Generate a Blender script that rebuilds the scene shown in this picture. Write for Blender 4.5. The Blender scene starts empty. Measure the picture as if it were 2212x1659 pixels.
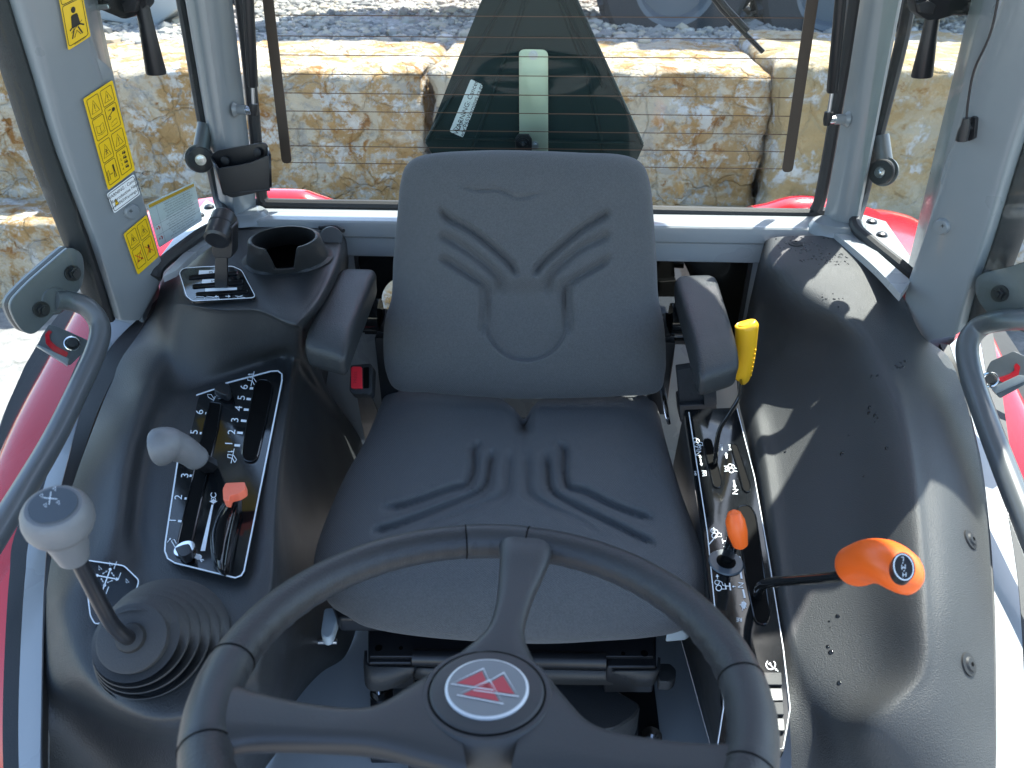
import bpy, bmesh, math, random
from mathutils import Vector, Matrix, noise
random.seed(7)
S = bpy.context.scene
COL = S.collection
# ------------------------------------------------------------------ camera
W_, H_ = 2212.0, 1659.0
FPX = 0.751*W_
CAM = Vector((0.04, 0.0, 1.24)); PITCH = math.radians(32); YAW = math.radians(2.6)
FW = Vector((-math.sin(YAW)*math.cos(PITCH), math.cos(YAW)*math.cos(PITCH), -math.sin(PITCH)))
RT = Vector((math.cos(YAW), math.sin(YAW), 0)); UP = RT.cross(FW)
cd = bpy.data.cameras.new('camera'); cam = bpy.data.objects.new('camera', cd); COL.objects.link(cam)
cd.sensor_width = 36; cd.lens = 0.751*36; cd.clip_start = 0.02; cd.clip_end = 500
cd.dof.use_dof = True; cd.dof.focus_distance = 1.3; cd.dof.aperture_fstop = 9
cam.matrix_world = Matrix(((RT.x, UP.x, -FW.x, CAM.x), (RT.y, UP.y, -FW.y, CAM.y), (RT.z, UP.z, -FW.z, CAM.z), (0, 0, 0, 1)))
S.camera = cam
# ------------------------------------------------------------------ light
SUN_EL = math.radians(60); SUN_DIR = Vector((0.545, 0.838, 0)).normalized()
sund = Vector((SUN_DIR.x*math.cos(SUN_EL), SUN_DIR.y*math.cos(SUN_EL), math.sin(SUN_EL)))
w = bpy.data.worlds.new('World'); S.world = w; w.use_nodes = True
wn = w.node_tree; bg = wn.nodes['Background']
sky = wn.nodes.new('ShaderNodeTexSky'); sky.sky_type = 'NISHITA'; sky.sun_disc = False
sky.sun_elevation = SUN_EL; sky.sun_rotation = math.atan2(sund.x, sund.y)
wn.links.new(sky.outputs[0], bg.inputs[0]); bg.inputs[1].default_value = 0.15
sl = bpy.data.lights.new('sun', 'SUN'); sl.energy = 4.0; sl.angle = math.radians(0.53); sl.color = (1, .96, .9)
so = bpy.data.objects.new('sun', sl); COL.objects.link(so); so.rotation_euler = (-sund).to_track_quat('-Z', 'Y').to_euler()
S.view_settings.view_transform = 'Standard'; S.view_settings.look = 'None'
S.view_settings.exposure = 2.05; S.view_settings.gamma = 1
S.render.engine = 'CYCLES'
S.cycles.max_bounces = 10; S.cycles.transparent_max_bounces = 16; S.cycles.diffuse_bounces = 5
# ------------------------------------------------------------------ geometry helpers
def ray(u, v):
    return FW + RT*((u-W_/2)/FPX) - UP*((v-H_/2)/FPX)
def onz(u, v, z): d = ray(u, v); return CAM + d*((z-CAM.z)/d.z)
def ony(u, v, y): d = ray(u, v); return CAM + d*((y-CAM.y)/d.y)
def onx(u, v, x): d = ray(u, v); return CAM + d*((x-CAM.x)/d.x)
class Plane:
    def __init__(s, p, n):
        s.p = Vector(p); s.n = Vector(n).normalized()
        if s.n.dot(CAM-s.p) < 0: s.n = -s.n
    def at(s, u, v, h=0):
        d = ray(u, v); return CAM + d*((s.p + s.n*h - CAM).dot(s.n)/d.dot(s.n))
def PZ(z): return Plane((0, 0, z), (0, 0, 1))
def PY(y): return Plane((0, y, 0), (0, 1, 0))
def P3(a, b, c): return Plane(a, (b-a).cross(c-a))
def cr(p0, p1, p2, p3, t):
    return 0.5*((2*p1)+(p2-p0)*t+(2*p0-5*p1+4*p2-p3)*t*t+(3*p1-p0-3*p2+p3)*t*t*t)
def spline(pts, n, closed=False):
    pts = [Vector(p) for p in pts]; N = len(pts); out = []
    for i in range(N if closed else N-1):
        if closed: a, b, c, d = pts[i-1], pts[i], pts[(i+1) % N], pts[(i+2) % N]
        else:
            b, c = pts[i], pts[i+1]
            a = pts[i-1] if i else b*2-c
            d = pts[i+2] if i+2 < N else c*2-b
        for k in range(n): out.append(cr(a, b, c, d, k/n))
    if not closed: out.append(pts[-1])
    return out
def lin(a, b, t): return a+(b-a)*t
def tag(o, label=None, cat=None, group=None, kind=None):
    if label: o['label'] = label
    if cat: o['category'] = cat
    if group: o['group'] = group
    if kind: o['kind'] = kind
    return o
def thing(name, label, cat, loc=(0, 0, 0), group=None):
    o = bpy.data.objects.new(name, None); COL.objects.link(o); o.location = loc; o.empty_display_size = .05
    return tag(o, label, cat, group)
def root_loc(o):
    l = Vector(o.location)
    while o.parent: o = o.parent; l += Vector(o.location)
    return l
def mesh(name, vs, fs, m, parent=None, smooth=True, angle=35, bevel=0, solid=0, origin=None):
    vs = [Vector(v) for v in vs]
    if parent is not None: off = root_loc(parent)
    else: off = Vector(origin) if origin is not None else Vector((0, 0, 0))
    me = bpy.data.meshes.new(name); me.from_pydata([v-off for v in vs], [], fs)
    bm = bmesh.new(); bm.from_mesh(me); bmesh.ops.recalc_face_normals(bm, faces=bm.faces); 
    if bevel:
        ed = [e for e in bm.edges if e.is_manifold and e.calc_face_angle(0) > .5]
        bmesh.ops.bevel(bm, geom=ed, offset=bevel, segments=3, profile=.6, affect='EDGES', clamp_overlap=True)
    bm.to_mesh(me); bm.free()
    if smooth:
        for p in me.polygons: p.use_smooth = True
        me.set_sharp_from_angle(angle=math.radians(angle))
    o = bpy.data.objects.new(name, me); COL.objects.link(o)
    if m: me.materials.append(m)
    if parent is not None: o.parent = parent
    else: o.location = off
    if solid:
        md = o.modifiers.new('s', 'SOLIDIFY'); md.thickness = solid; md.offset = 0
    return o
class MB:
    def __init__(s): s.v = []; s.f = []
    def add(s, vs, fs):
        b = len(s.v); s.v += [Vector(v) for v in vs]; s.f += [tuple(i+b for i in f) for f in fs]; return s
    def box(s, c, size, rot=None):
        c = Vector(c); x, y, z = [k/2 for k in size]
        vs = [Vector((a, b, d)) for a in (-x, x) for b in (-y, y) for d in (-z, z)]
        if rot is not None: vs = [rot @ v for v in vs]
        return s.add([c+v for v in vs], [(0, 1, 3, 2), (4, 6, 7, 5), (0, 4, 5, 1), (2, 3, 7, 6), (0, 2, 6, 4), (1, 5, 7, 3)])
    def prism(s, top, vec):
        n = len(top); top = [Vector(p) for p in top]; vec = Vector(vec)
        return s.add(top+[p+vec for p in top], [tuple(range(n)), tuple(range(2*n-1, n-1, -1))]+[(i, (i+1) % n, (i+1) % n+n, i+n) for i in range(n)])
    def tube(s, path, rad, n=16, caps=True, sx=1, sy=1, upv=None):
        path = [Vector(p) for p in path]; N = len(path)
        if not hasattr(rad, '__len__'): rad = [rad]*N
        t0 = (path[1]-path[0]).normalized()
        ref = Vector(upv) if upv is not None else (Vector((0, 0, 1)) if abs(t0.z) < .9 else Vector((0, 1, 0)))
        a = (ref - t0*ref.dot(t0)).normalized(); vs = []
        for i, p in enumerate(path):
            t = (path[min(i+1, N-1)]-path[max(i-1, 0)])
            if t.length > 1e-9: t.normalize(); t0 = t
            a = (a - t0*a.dot(t0)).normalized(); b = t0.cross(a)
            r = rad[i]; rx, ry = (r if hasattr(r, '__len__') else (r*sx, r*sy))
            for k in range(n):
                th = 2*math.pi*k/n; vs.append(p + a*math.cos(th)*ry + b*math.sin(th)*rx)
        fs = [(i*n+k, i*n+(k+1) % n, (i+1)*n+(k+1) % n, (i+1)*n+k) for i in range(N-1) for k in range(n)]
        if caps: fs += [tuple(range(n-1, -1, -1)), tuple((N-1)*n+k for k in range(n))]
        return s.add(vs, fs)
    def build(s, name, m, parent=None, **k): return mesh(name, s.v, s.f, m, parent, **k)
def loft(rows, nu=4, nv=4):
    a = [spline(r, nu) for r in rows]
    cols = [spline([r[j] for r in a], nv) for j in range(len(a[0]))]
    R, C_ = len(cols[0]), len(cols)
    vs = [cols[j][i] for i in range(R) for j in range(C_)]
    fs = [(i*C_+j, i*C_+j+1, (i+1)*C_+j+1, (i+1)*C_+j) for i in range(R-1) for j in range(C_-1)]
    return vs, fs
def rounded(px, r=8, n=5):
    out = []; N = len(px)
    for i in range(N):
        p, a, b = Vector(px[i]), Vector(px[i-1]), Vector(px[(i+1) % N])
        ra = min(r, (a-p).length*.45); rb = min(r, (b-p).length*.45)
        q0 = p+(a-p).normalized()*ra; q1 = p+(b-p).normalized()*rb
        for k in range(n+1):
            t = k/n; out.append(q0*(1-t)**2+p*2*t*(1-t)+q1*t*t)
    return out
def slab(name, px, pl, th, m, parent=None, h=0, r=0, bevel=0, **k):
    q = rounded(px, r) if r else [Vector(p) for p in px]
    return MB().prism([pl.at(p[0], p[1], h) for p in q], -pl.n*th).build(name, m, parent, bevel=bevel, angle=30, **k)
class Ink:
    """flat lettering, pictograms and lines lying on one plane"""
    def __init__(s, pl, h=.0006): s.pl = pl; s.h = h; s.v = []; s.f = []
    def _p(s, u, v): return s.pl.at(u, v, s.h)
    def poly(s, pts):
        b = len(s.v); s.v += [s._p(*p[:2]) for p in pts]; s.f.append(tuple(range(b, b+len(pts)))); return s
    def line(s, pts, wd, closed=False):
        pts = [Vector(p[:2]) for p in pts]; N = len(pts); L = []
        for i in range(N):
            a = pts[i-1] if (i or closed) else pts[i]; c = pts[(i+1) % N] if (i < N-1 or closed) else pts[i]
            d = (c-a); d = d.normalized() if d.length else Vector((1, 0)); L.append(Vector((-d.y, d.x)))
        b = len(s.v)
        for p, q in zip(pts, L): s.v += [s._p(*(p+q*wd/2)), s._p(*(p-q*wd/2))]
        for i in range(N if closed else N-1):
            j = (i+1) % N; s.f.append((b+2*i, b+2*i+1, b+2*j+1, b+2*j))
        return s
    def ring(s, c, r, wd, a0=0, a1=360, ry=None):
        n = 20; full = (a1-a0) == 360; ry = ry or r
        return s.line([(c[0]+r*math.cos(math.radians(a0+(a1-a0)*i/n)), c[1]+ry*math.sin(math.radians(a0+(a1-a0)*i/n))) for i in range(n if full else n+1)], wd, full)
    def disc(s, c, r, ry=None):
        return s.poly([(c[0]+r*math.cos(i*math.pi/8), c[1]+(ry or r)*math.sin(i*math.pi/8)) for i in range(16)])
    def arrow(s, a, b, wd, hd):
        a, b = Vector(a), Vector(b); d = (b-a).normalized(); q = Vector((-d.y, d.x)); m_ = b-d*hd
        s.line([a, m_], wd); return s.poly([m_+q*hd*.6, b, m_-q*hd*.6])
    def text(s, body, o, X, Y, size, align='CENTER'):
        cu = bpy.data.curves.new('t', 'FONT'); cu.body = body; cu.size = 1; cu.align_x = align; cu.align_y = 'CENTER'; cu.resolution_u = 3
        ob = bpy.data.objects.new('t', cu); COL.objects.link(ob)
        dg = bpy.context.evaluated_depsgraph_get(); me = bpy.data.meshes.new_from_object(ob.evaluated_get(dg))
        b = len(s.v); X = Vector(X).normalized()*size; Y = Vector(Y).normalized()*size
        for v in me.vertices: q = Vector(o)+X*v.co.x+Y*v.co.y; s.v.append(s._p(*q))
        for p in me.polygons: s.f.append(tuple(b+i for i in p.vertices))
        bpy.data.objects.remove(ob); bpy.data.meshes.remove(me); bpy.data.curves.remove(cu); return s
    def build(s, name, m, parent): return mesh(name, s.v, s.f, m, parent, smooth=False)
# ------------------------------------------------------------------ materials
def mat(name, col, rough=.5, metal=0, bump=0, scale=200, var=0, vscale=8, coat=0, spec=.5, detail=2, sheen=0, trans=0):
    m = bpy.data.materials.new(name); m.use_nodes = True; nt = m.node_tree; b = nt.nodes['Principled BSDF']
    b.inputs['Base Color'].default_value = (*col, 1); b.inputs['Roughness'].default_value = rough
    b.inputs['Metallic'].default_value = metal; b.inputs['Specular IOR Level'].default_value = spec
    b.inputs['Coat Weight'].default_value = coat; b.inputs['Coat Roughness'].default_value = .08
    if sheen: b.inputs['Sheen Weight'].default_value = sheen
    tc = nt.nodes.new('ShaderNodeTexCoord')
    if bump:
        n = nt.nodes.new('ShaderNodeTexNoise'); n.inputs['Scale'].default_value = scale; n.inputs['Detail'].default_value = detail
        bp = nt.nodes.new('ShaderNodeBump'); bp.inputs['Strength'].default_value = bump; bp.inputs['Distance'].default_value = .001
        nt.links.new(tc.outputs['Object'], n.inputs[0]); nt.links.new(n.outputs[0], bp.inputs['Height']); nt.links.new(bp.outputs[0], b.inputs['Normal'])
    if var:
        n = nt.nodes.new('ShaderNodeTexNoise'); n.inputs['Scale'].default_value = vscale; n.inputs['Detail'].default_value = 6
        r = nt.nodes.new('ShaderNodeMapRange'); r.inputs[1].default_value = .3; r.inputs[2].default_value = .7
        r.inputs[3].default_value = max(.03, rough-var); r.inputs[4].default_value = min(1, rough+var)
        nt.links.new(tc.outputs['Object'], n.inputs[0]); nt.links.new(n.outputs[0], r.inputs[0]); nt.links.new(r.outputs[0], b.inputs['Roughness'])
    return m
M = {}
M['plastic'] = mat('black_moulded_plastic', (.027, .0295, .0315), .46, bump=.6, scale=520, var=.07, detail=3)
M['fenderplastic'] = mat('fine_grain_plastic', (.040, .042, .043), .55, bump=1.0, scale=700, var=.05, detail=4)
M['plastic_arm'] = mat('grained_black_plastic', (.023, .026, .028), .44, bump=1.0, scale=480, detail=3, var=.05)
M['black'] = mat('satin_black', (.012, .013, .015), .35, var=.06)
M['rubber'] = mat('black_rubber', (.018, .019, .02), .6, bump=.3, scale=500)
M['boot'] = mat('dusty_rubber', (.036, .038, .040), .66, bump=.4, scale=600, var=.1)
M['gloss'] = mat('gloss_black_label', (.006, .007, .008), .09, bump=.12, scale=30, var=.03)
M['slot'] = mat('slot_dark', (.002, .002, .002), .7, spec=.08)
M['grey'] = mat('grey_cab_paint', (.20, .222, .232), .32, bump=.08, scale=60, coat=.35, var=.05)
M['sillgrey'] = mat('sill_paint', (.31, .33, .34), .3, bump=.08, scale=50, coat=.4, var=.05)
M['floor'] = mat('floor_paint', (.33, .36, .38), .45, bump=.1, scale=80, var=.08)
M['dkgrey'] = mat('handle_grey', (.085, .093, .097), .36, coat=.2, var=.05)
M['wheel'] = mat('wheel_leather', (.025, .0265, .0275), .42, bump=.6, scale=520, detail=3, var=.06)
M['wheel_s'] = mat('wheel_smooth', (.033, .035, .036), .46, bump=.15, scale=700, var=.08)
M['red'] = mat('red_paint', (.43, .010, .018), .22, coat=.6, var=.04)
M['redplastic'] = mat('red_button', (.75, .03, .045), .35)
M['orange'] = mat('orange_plastic', (.86, .13, .012), .36, bump=.1, scale=500)
M['coral'] = mat('coral_plastic', (.85, .17, .09), .4)
M['yellow'] = mat('yellow_grip', (.80, .42, .012), .4, bump=.1, scale=500)
M['knob'] = mat('grey_knob', (.15, .155, .158), .42, bump=.3, scale=700, var=.05)
M['knobcap'] = mat('knob_cap', (.06, .075, .09), .3)
M['chrome'] = mat('chrome', (.75, .76, .77), .12, metal=1)
M['zinc'] = mat('zinc_plate', (.50, .56, .44), .38, metal=.75, var=.12, vscale=14)
M['steel'] = mat('steel_bolt', (.5, .52, .54), .28, metal=1)
M['white'] = mat('white_ink', (.75, .80, .82), .5)
M['whitelabel'] = mat('white_label', (.78, .80, .79), .4)
M['yellowlabel'] = mat('yellow_label', (.78, .50, .01), .35, coat=.3)
M['ink'] = mat('black_ink', (.02, .018, .012), .5)
M['redink'] = mat('red_ink', (.6, .04, .01), .5)
M['amberink'] = mat('amber_ink', (.75, .40, .02), .5)
M['greyink'] = mat('grey_ink', (.22, .23, .24), .5)
M['busbar'] = mat('brown_busbar', (.06, .042, .028), .55)
M['wire'] = mat('heater_wire', (.10, .055, .03), .5)
M['sign'] = mat('sign_back', (.010, .024, .024), .6, bump=.1, scale=30, spec=.25)
M['emblem_red'] = mat('emblem_red', (.42, .05, .06), .45)
M['emblem_grey'] = mat('emblem_grey', (.17, .18, .18), .35)
M['emblem_silver'] = mat('emblem_silver', (.66, .68, .68), .35, metal=.2)
M['tyre'] = mat('tyre', (.03, .032, .035), .8, bump=1, scale=40)
M['paleknob'] = mat('pale_plastic', (.42, .50, .55), .4)
def fabric(name):
    m = mat(name, (.050, .058, .070), .85, sheen=.15); nt = m.node_tree; b = nt.nodes['Principled BSDF']
    tc = [n for n in nt.nodes if n.type == 'TEX_COORD'][0]
    w1 = nt.nodes.new('ShaderNodeTexWave'); w1.inputs['Scale'].default_value = 160; w1.bands_direction = 'DIAGONAL'; w1.inputs['Distortion'].default_value = 1.5
    mp = nt.nodes.new('ShaderNodeMapping'); mp.inputs['Scale'].default_value = (-1, 1, 1.2)
    w2 = nt.nodes.new('ShaderNodeTexWave'); w2.inputs['Scale'].default_value = 160; w2.bands_direction = 'DIAGONAL'; w2.inputs['Distortion'].default_value = 1.5
    ad = nt.nodes.new('ShaderNodeMath'); ad.operation = 'ADD'
    bp = nt.nodes.new('ShaderNodeBump'); bp.inputs['Strength'].default_value = .45; bp.inputs['Distance'].default_value = .0008
    nt.links.new(tc.outputs['Object'], w1.inputs[0]); nt.links.new(tc.outputs['Object'], mp.inputs[0]); nt.links.new(mp.outputs[0], w2.inputs[0])
    nt.links.new(w1.outputs['Fac'], ad.inputs[0]); nt.links.new(w2.outputs['Fac'], ad.inputs[1]); nt.links.new(ad.outputs[0], bp.inputs['Height'])
    nt.links.new(bp.outputs[0], b.inputs['Normal'])
    n = nt.nodes.new('ShaderNodeTexNoise'); n.inputs['Scale'].default_value = 420; n.inputs['Detail'].default_value = 2
    r = nt.nodes.new('ShaderNodeValToRGB'); r.color_ramp.elements[0].color = (.063, .068, .071, 1); r.color_ramp.elements[1].color = (.083, .088, .092, 1)
    r.color_ramp.elements[0].position = .35; r.color_ramp.elements[1].position = .65
    nt.links.new(tc.outputs['Object'], n.inputs[0]); nt.links.new(n.outputs[0], r.inputs[0]); nt.links.new(r.outputs[0], b.inputs['Base Color'])
    return m
M['fabric'] = fabric('seat_fabric')
def glass(name, tint, refl=.06):
    m = bpy.data.materials.new(name); m.use_nodes = True; nt = m.node_tree; nt.nodes.clear()
    o = nt.nodes.new('ShaderNodeOutputMaterial'); t = nt.nodes.new('ShaderNodeBsdfTransparent'); t.inputs[0].default_value = (*tint, 1)
    g = nt.nodes.new('ShaderNodeBsdfGlossy'); g.inputs['Roughness'].default_value = .02
    f = nt.nodes.new('ShaderNodeLayerWeight'); f.inputs[0].default_value = .25
    mr = nt.nodes.new('ShaderNodeMapRange'); mr.inputs[3].default_value = refl; mr.inputs[4].default_value = .6
    mx = nt.nodes.new('ShaderNodeMixShader')
    nt.links.new(f.outputs['Facing'], mr.inputs[0]); pw = nt.nodes.new('ShaderNodeMath'); pw.operation = 'POWER'; pw.inputs[1].default_value = 3
    nt.links.new(f.outputs['Facing'], pw.inputs[0]); nt.links.new(pw.outputs[0], mr.inputs[0])
    nt.links.new(mr.outputs[0], mx.inputs[0]); nt.links.new(t.outputs[0], mx.inputs[1]); nt.links.new(g.outputs[0], mx.inputs[2]); nt.links.new(mx.outputs[0], o.inputs[0])
    return m
M['glass'] = glass('clear_glass', (.93, .96, .95), .012)
M['darkglass'] = glass('dark_glass', (.05, .055, .055), .10)
def ramp_mat(name, stops, scale, rough=.9, bump=.5, bscale=30, bdist=.02, detail=8, dist=1.2, stops2=None):
    m = bpy.data.materials.new(name); m.use_nodes = True; nt = m.node_tree; b = nt.nodes['Principled BSDF']; b.inputs['Roughness'].default_value = rough
    b.inputs['Specular IOR Level'].default_value = .2
    tc = nt.nodes.new('ShaderNodeTexCoord'); n = nt.nodes.new('ShaderNodeTexNoise'); n.inputs['Scale'].default_value = scale
    n.inputs['Detail'].default_value = detail; n.inputs['Distortion'].default_value = dist; n.inputs['Roughness'].default_value = .62
    r = nt.nodes.new('ShaderNodeValToRGB'); e = r.color_ramp.elements
    e[0].position, e[0].color = stops[0][0], (*stops[0][1], 1); e[1].position, e[1].color = stops[-1][0], (*stops[-1][1], 1)
    for p, c in stops[1:-1]: k = e.new(p); k.color = (*c, 1)
    nt.links.new(tc.outputs['Object'], n.inputs[0]); nt.links.new(n.outputs[0], r.inputs[0]); nt.links.new(r.outputs[0], b.inputs['Base Color'])
    n2 = nt.nodes.new('ShaderNodeTexNoise'); n2.inputs['Scale'].default_value = bscale; n2.inputs['Detail'].default_value = 8; n2.inputs['Roughness'].default_value = .65
    bp = nt.nodes.new('ShaderNodeBump'); bp.inputs['Strength'].default_value = bump; bp.inputs['Distance'].default_value = bdist
    nt.links.new(tc.outputs['Object'], n2.inputs[0]); nt.links.new(n2.outputs[0], bp.inputs['Height']); nt.links.new(bp.outputs[0], b.inputs['Normal'])
    return m
def stone_mat(name, warm, pale, grey, s1, s2):
    m = mat(name, pale, .95, spec=.15); nt = m.node_tree; b = nt.nodes['Principled BSDF']; tc = [n for n in nt.nodes if n.type == 'TEX_COORD'][0]
    def nz(sc, det=8, dist=0, rg=.6):
        n = nt.nodes.new('ShaderNodeTexNoise'); n.inputs['Scale'].default_value = sc; n.inputs['Detail'].default_value = det; n.inputs['Distortion'].default_value = dist; n.inputs['Roughness'].default_value = rg
        nt.links.new(tc.outputs['Object'], n.inputs[0]); return n.outputs[0]
    def rng(x, a, b_, c=0, d=1):
        r = nt.nodes.new('ShaderNodeMapRange'); r.inputs[1].default_value = a; r.inputs[2].default_value = b_; r.inputs[3].default_value = c; r.inputs[4].default_value = d; nt.links.new(x, r.inputs[0]); return r.outputs[0]
    def mix(f, a, b_):
        x = nt.nodes.new('ShaderNodeMix'); x.data_type = 'RGBA'; nt.links.new(f, x.inputs[0])
        for k_, q in ((6, a), (7, b_)):
            if isinstance(q, tuple): x.inputs[k_].default_value = (*q, 1)
            else: nt.links.new(q, x.inputs[k_])
        return x.outputs[2]
    c = mix(rng(nz(s1, 10, .5, .72), .46, .52), pale, warm)
    c = mix(rng(nz(s1*2.3, 10, .3, .75), .53, .57), c, grey)
    c = mix(rng(nz(s2, 9, .3, .75), .54, .59), c, (.74, .72, .68))
    c = mix(rng(nz(s1*1.6, 10, .6, .75), .58, .63), c, (warm[0]*.72, warm[1]*.55, warm[2]*.4))
    v = nt.nodes.new('ShaderNodeTexVoronoi'); v.feature = 'DISTANCE_TO_EDGE'; v.inputs['Scale'].default_value = s1*1.5; v.inputs['Randomness'].default_value = 1
    mp = nt.nodes.new('ShaderNodeVectorMath'); mp.operation = 'ADD'; n3 = nt.nodes.new('ShaderNodeTexNoise'); n3.inputs['Scale'].default_value = s1*1.2; n3.inputs['Detail'].default_value = 5
    sc_ = nt.nodes.new('ShaderNodeVectorMath'); sc_.operation = 'SCALE'; sc_.inputs[3].default_value = .35; nt.links.new(tc.outputs['Object'], n3.inputs[0]); nt.links.new(n3.outputs['Color'], sc_.inputs[0])
    nt.links.new(tc.outputs['Object'], mp.inputs[0]); nt.links.new(sc_.outputs[0], mp.inputs[1]); nt.links.new(mp.outputs[0], v.inputs[0])
    c = mix(rng(v.outputs['Distance'], .0, .018, .10, 0), c, (.26, .18, .11))
    nt.links.new(c, b.inputs['Base Color'])
    n2 = nt.nodes.new('ShaderNodeMath'); n2.operation = 'MULTIPLY_ADD'; n2.inputs[1].default_value = 1.0; nt.links.new(nz(11, 10, .2, .7), n2.inputs[0]); nt.links.new(rng(v.outputs['Distance'], 0, .06, -.25, 0), n2.inputs[2])
    bp = nt.nodes.new('ShaderNodeBump'); bp.inputs['Strength'].default_value = 1; bp.inputs['Distance'].default_value = .09
    nt.links.new(n2.outputs[0], bp.inputs['Height']); nt.links.new(bp.outputs[0], b.inputs['Normal']); return m
M['stone'] = stone_mat('limestone', (.52, .33, .15), (.66, .57, .43), (.52, .47, .40), 3.6, 7)
M['stone2'] = stone_mat('pale_limestone', (.58, .42, .22), (.64, .54, .38), (.56, .47, .34), 2.2, 5)
M['gravel'] = ramp_mat('gravel_bed', [(.3, (.16, .16, .15)), (.5, (.34, .33, .31)), (.7, (.5, .48, .45))], 25, bscale=60)
M['ground'] = ramp_mat('ground_gravel', [(.3, (.14, .14, .13)), (.5, (.24, .23, .22)), (.7, (.34, .32, .29))], 9, bscale=50)
def rock_mat():
    m = mat('pebble', (.42, .41, .39), .9, bump=.5, scale=40); nt = m.node_tree; b = nt.nodes['Principled BSDF']
    g = nt.nodes.new('ShaderNodeNewGeometry'); r = nt.nodes.new('ShaderNodeValToRGB'); e = r.color_ramp.elements
    e[0].color = (.15, .15, .145, 1); e[1].color = (.46, .44, .40, 1); k = e.new(.6); k.color = (.31, .295, .26, 1); k = e.new(.85); k.color = (.38, .32, .23, 1)
    nt.links.new(g.outputs['Random Per Island'], r.inputs[0]); nt.links.new(r.outputs[0], b.inputs['Base Color']); return m
M['pebble'] = rock_mat()

# ================================================================== SETTING
def sheet(name, x0, x1, y0, y1, z, m, n=1, amp=0):
    vs = []; fs = []
    for i in range(n+1):
        for j in range(n+1):
            x = lin(x0, x1, i/n); y = lin(y0, y1, j/n); vs.append((x, y, z+(noise.noise(Vector((x*1.3, y*1.3, 3)))*amp if amp else 0)))
    for i in range(n):
        for j in range(n): fs.append((i*(n+1)+j, i*(n+1)+j+1, (i+1)*(n+1)+j+1, (i+1)*(n+1)+j))
    return tag(mesh(name, vs, fs, m), kind='structure')
sheet('ground', -60, 60, -60, 60, -.62, M['ground'])
sheet('gravel_terrace', -40, 40, 4.9, 60, .50, M['gravel'], 40, .04)

def block(name, x0, x1, y0, y1, z0, z1, m, label, seed, amp=.035, cat='stone block', group='limestone blocks of the retaining wall'):
    n = 34; vs = []; fs = []; idx = {}
    c = Vector(((x0+x1)/2, (y0+y1)/2, z0)); L = (x1-x0, y1-y0, z1-z0)
    nx, ny, nz = max(8, int(L[0]*26)), max(6, int(L[1]*16)), max(6, int(L[2]*32))
    def P(i, j, k):
        if (i, j, k) in idx: return idx[(i, j, k)]
        p = Vector((x0+L[0]*i/nx, y0+L[1]*j/ny, z0+L[2]*k/nz))
        # rounded, knocked-off edges
        q = Vector((p.x, p.y, p.z)); r = .05
        inn = Vector((min(max(p.x, x0+r), x1-r), min(max(p.y, y0+r), y1-r), min(max(p.z, z0+r), z1-r)))
        d = q-inn
        if d.length > 1e-6: q = inn + d.normalized()*min(d.length, r)
        s = Vector((seed*3.1, seed*1.7, 0))
        v = noise.fractal(q*2.2+s, 1, 2, 3)*amp*1.1 + noise.fractal(q*6+s, .8, 2, 5)*amp*1.2 + abs(noise.noise(q*14+s))*amp*.5
        nn = Vector(((p.x-c.x)/L[0]*2, (p.y-c.y)/L[1]*2, (p.z-z0-L[2]/2)/L[2]*2)); mx = max(abs(a) for a in nn)
        dr = Vector([a if abs(a) > mx*.999 else 0 for a in nn])
        if dr.length: dr.normalize()
        if k == nz: v *= .35
        q += dr*v; idx[(i, j, k)] = len(vs); vs.append(q); return idx[(i, j, k)]
    for i in range(nx):
        for j in range(ny): fs.append((P(i, j, nz), P(i+1, j, nz), P(i+1, j+1, nz), P(i, j+1, nz)))
        for k in range(nz):
            fs.append((P(i, 0, k), P(i+1, 0, k), P(i+1, 0, k+1), P(i, 0, k+1))); fs.append((P(i, ny, k), P(i, ny, k+1), P(i+1, ny, k+1), P(i+1, ny, k)))
    for j in range(ny):
        for k in range(nz):
            fs.append((P(0, j, k), P(0, j, k+1), P(0, j+1, k+1), P(0, j+1, k))); fs.append((P(nx, j, k), P(nx, j+1, k), P(nx, j+1, k+1), P(nx, j, k+1)))
    o = mesh(name, vs, fs, m, origin=c, angle=180); return tag(o, label, cat, group)
block('stone_block', -2.42, -.575, 4.0, 5.0, -.22, .54, M['stone'], 'rust-mottled limestone block behind the left half of the rear window', 1)
block('stone_block', -.555, 1.14, 4.03, 5.0, -.22, .545, M['stone'], 'ochre limestone block directly behind the triangular sign', 5)
block('stone_block', 1.17, 3.0, 3.90, 5.05, -.22, .60, M['stone2'], 'smoother cream limestone block behind the right rear cab post', 9)
block('stone_block', -4.3, -2.45, 4.0, 5.0, -.22, .53, M['stone'], 'limestone block seen past the left door glass, far left of the upper course', 13)
block('stone_block', 3.04, 5.0, 3.95, 5.05, -.22, .57, M['stone2'], 'limestone block seen past the right door glass, far right of the upper course', 17)
for i, (a, b) in enumerate(((-5.2, -3.3), (-3.28, -1.6), (-1.58, .3), (.32, 2.2), (2.22, 4.2))):
    lb = ['lower-course limestone block at the far left beyond the red fender', 'lower-course limestone block below the block left of the rear window', 'lower-course limestone block hidden mostly behind the left console', 'lower-course limestone block hidden behind the seat and rear sill', 'lower-course limestone block seen under the right door glass'][i]
    block('stone_block', a, b, 3.62, 4.08, -.70, -.125, M['stone2'] if i > 2 else M['stone'], lb, 21+i*3, .04)
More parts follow.
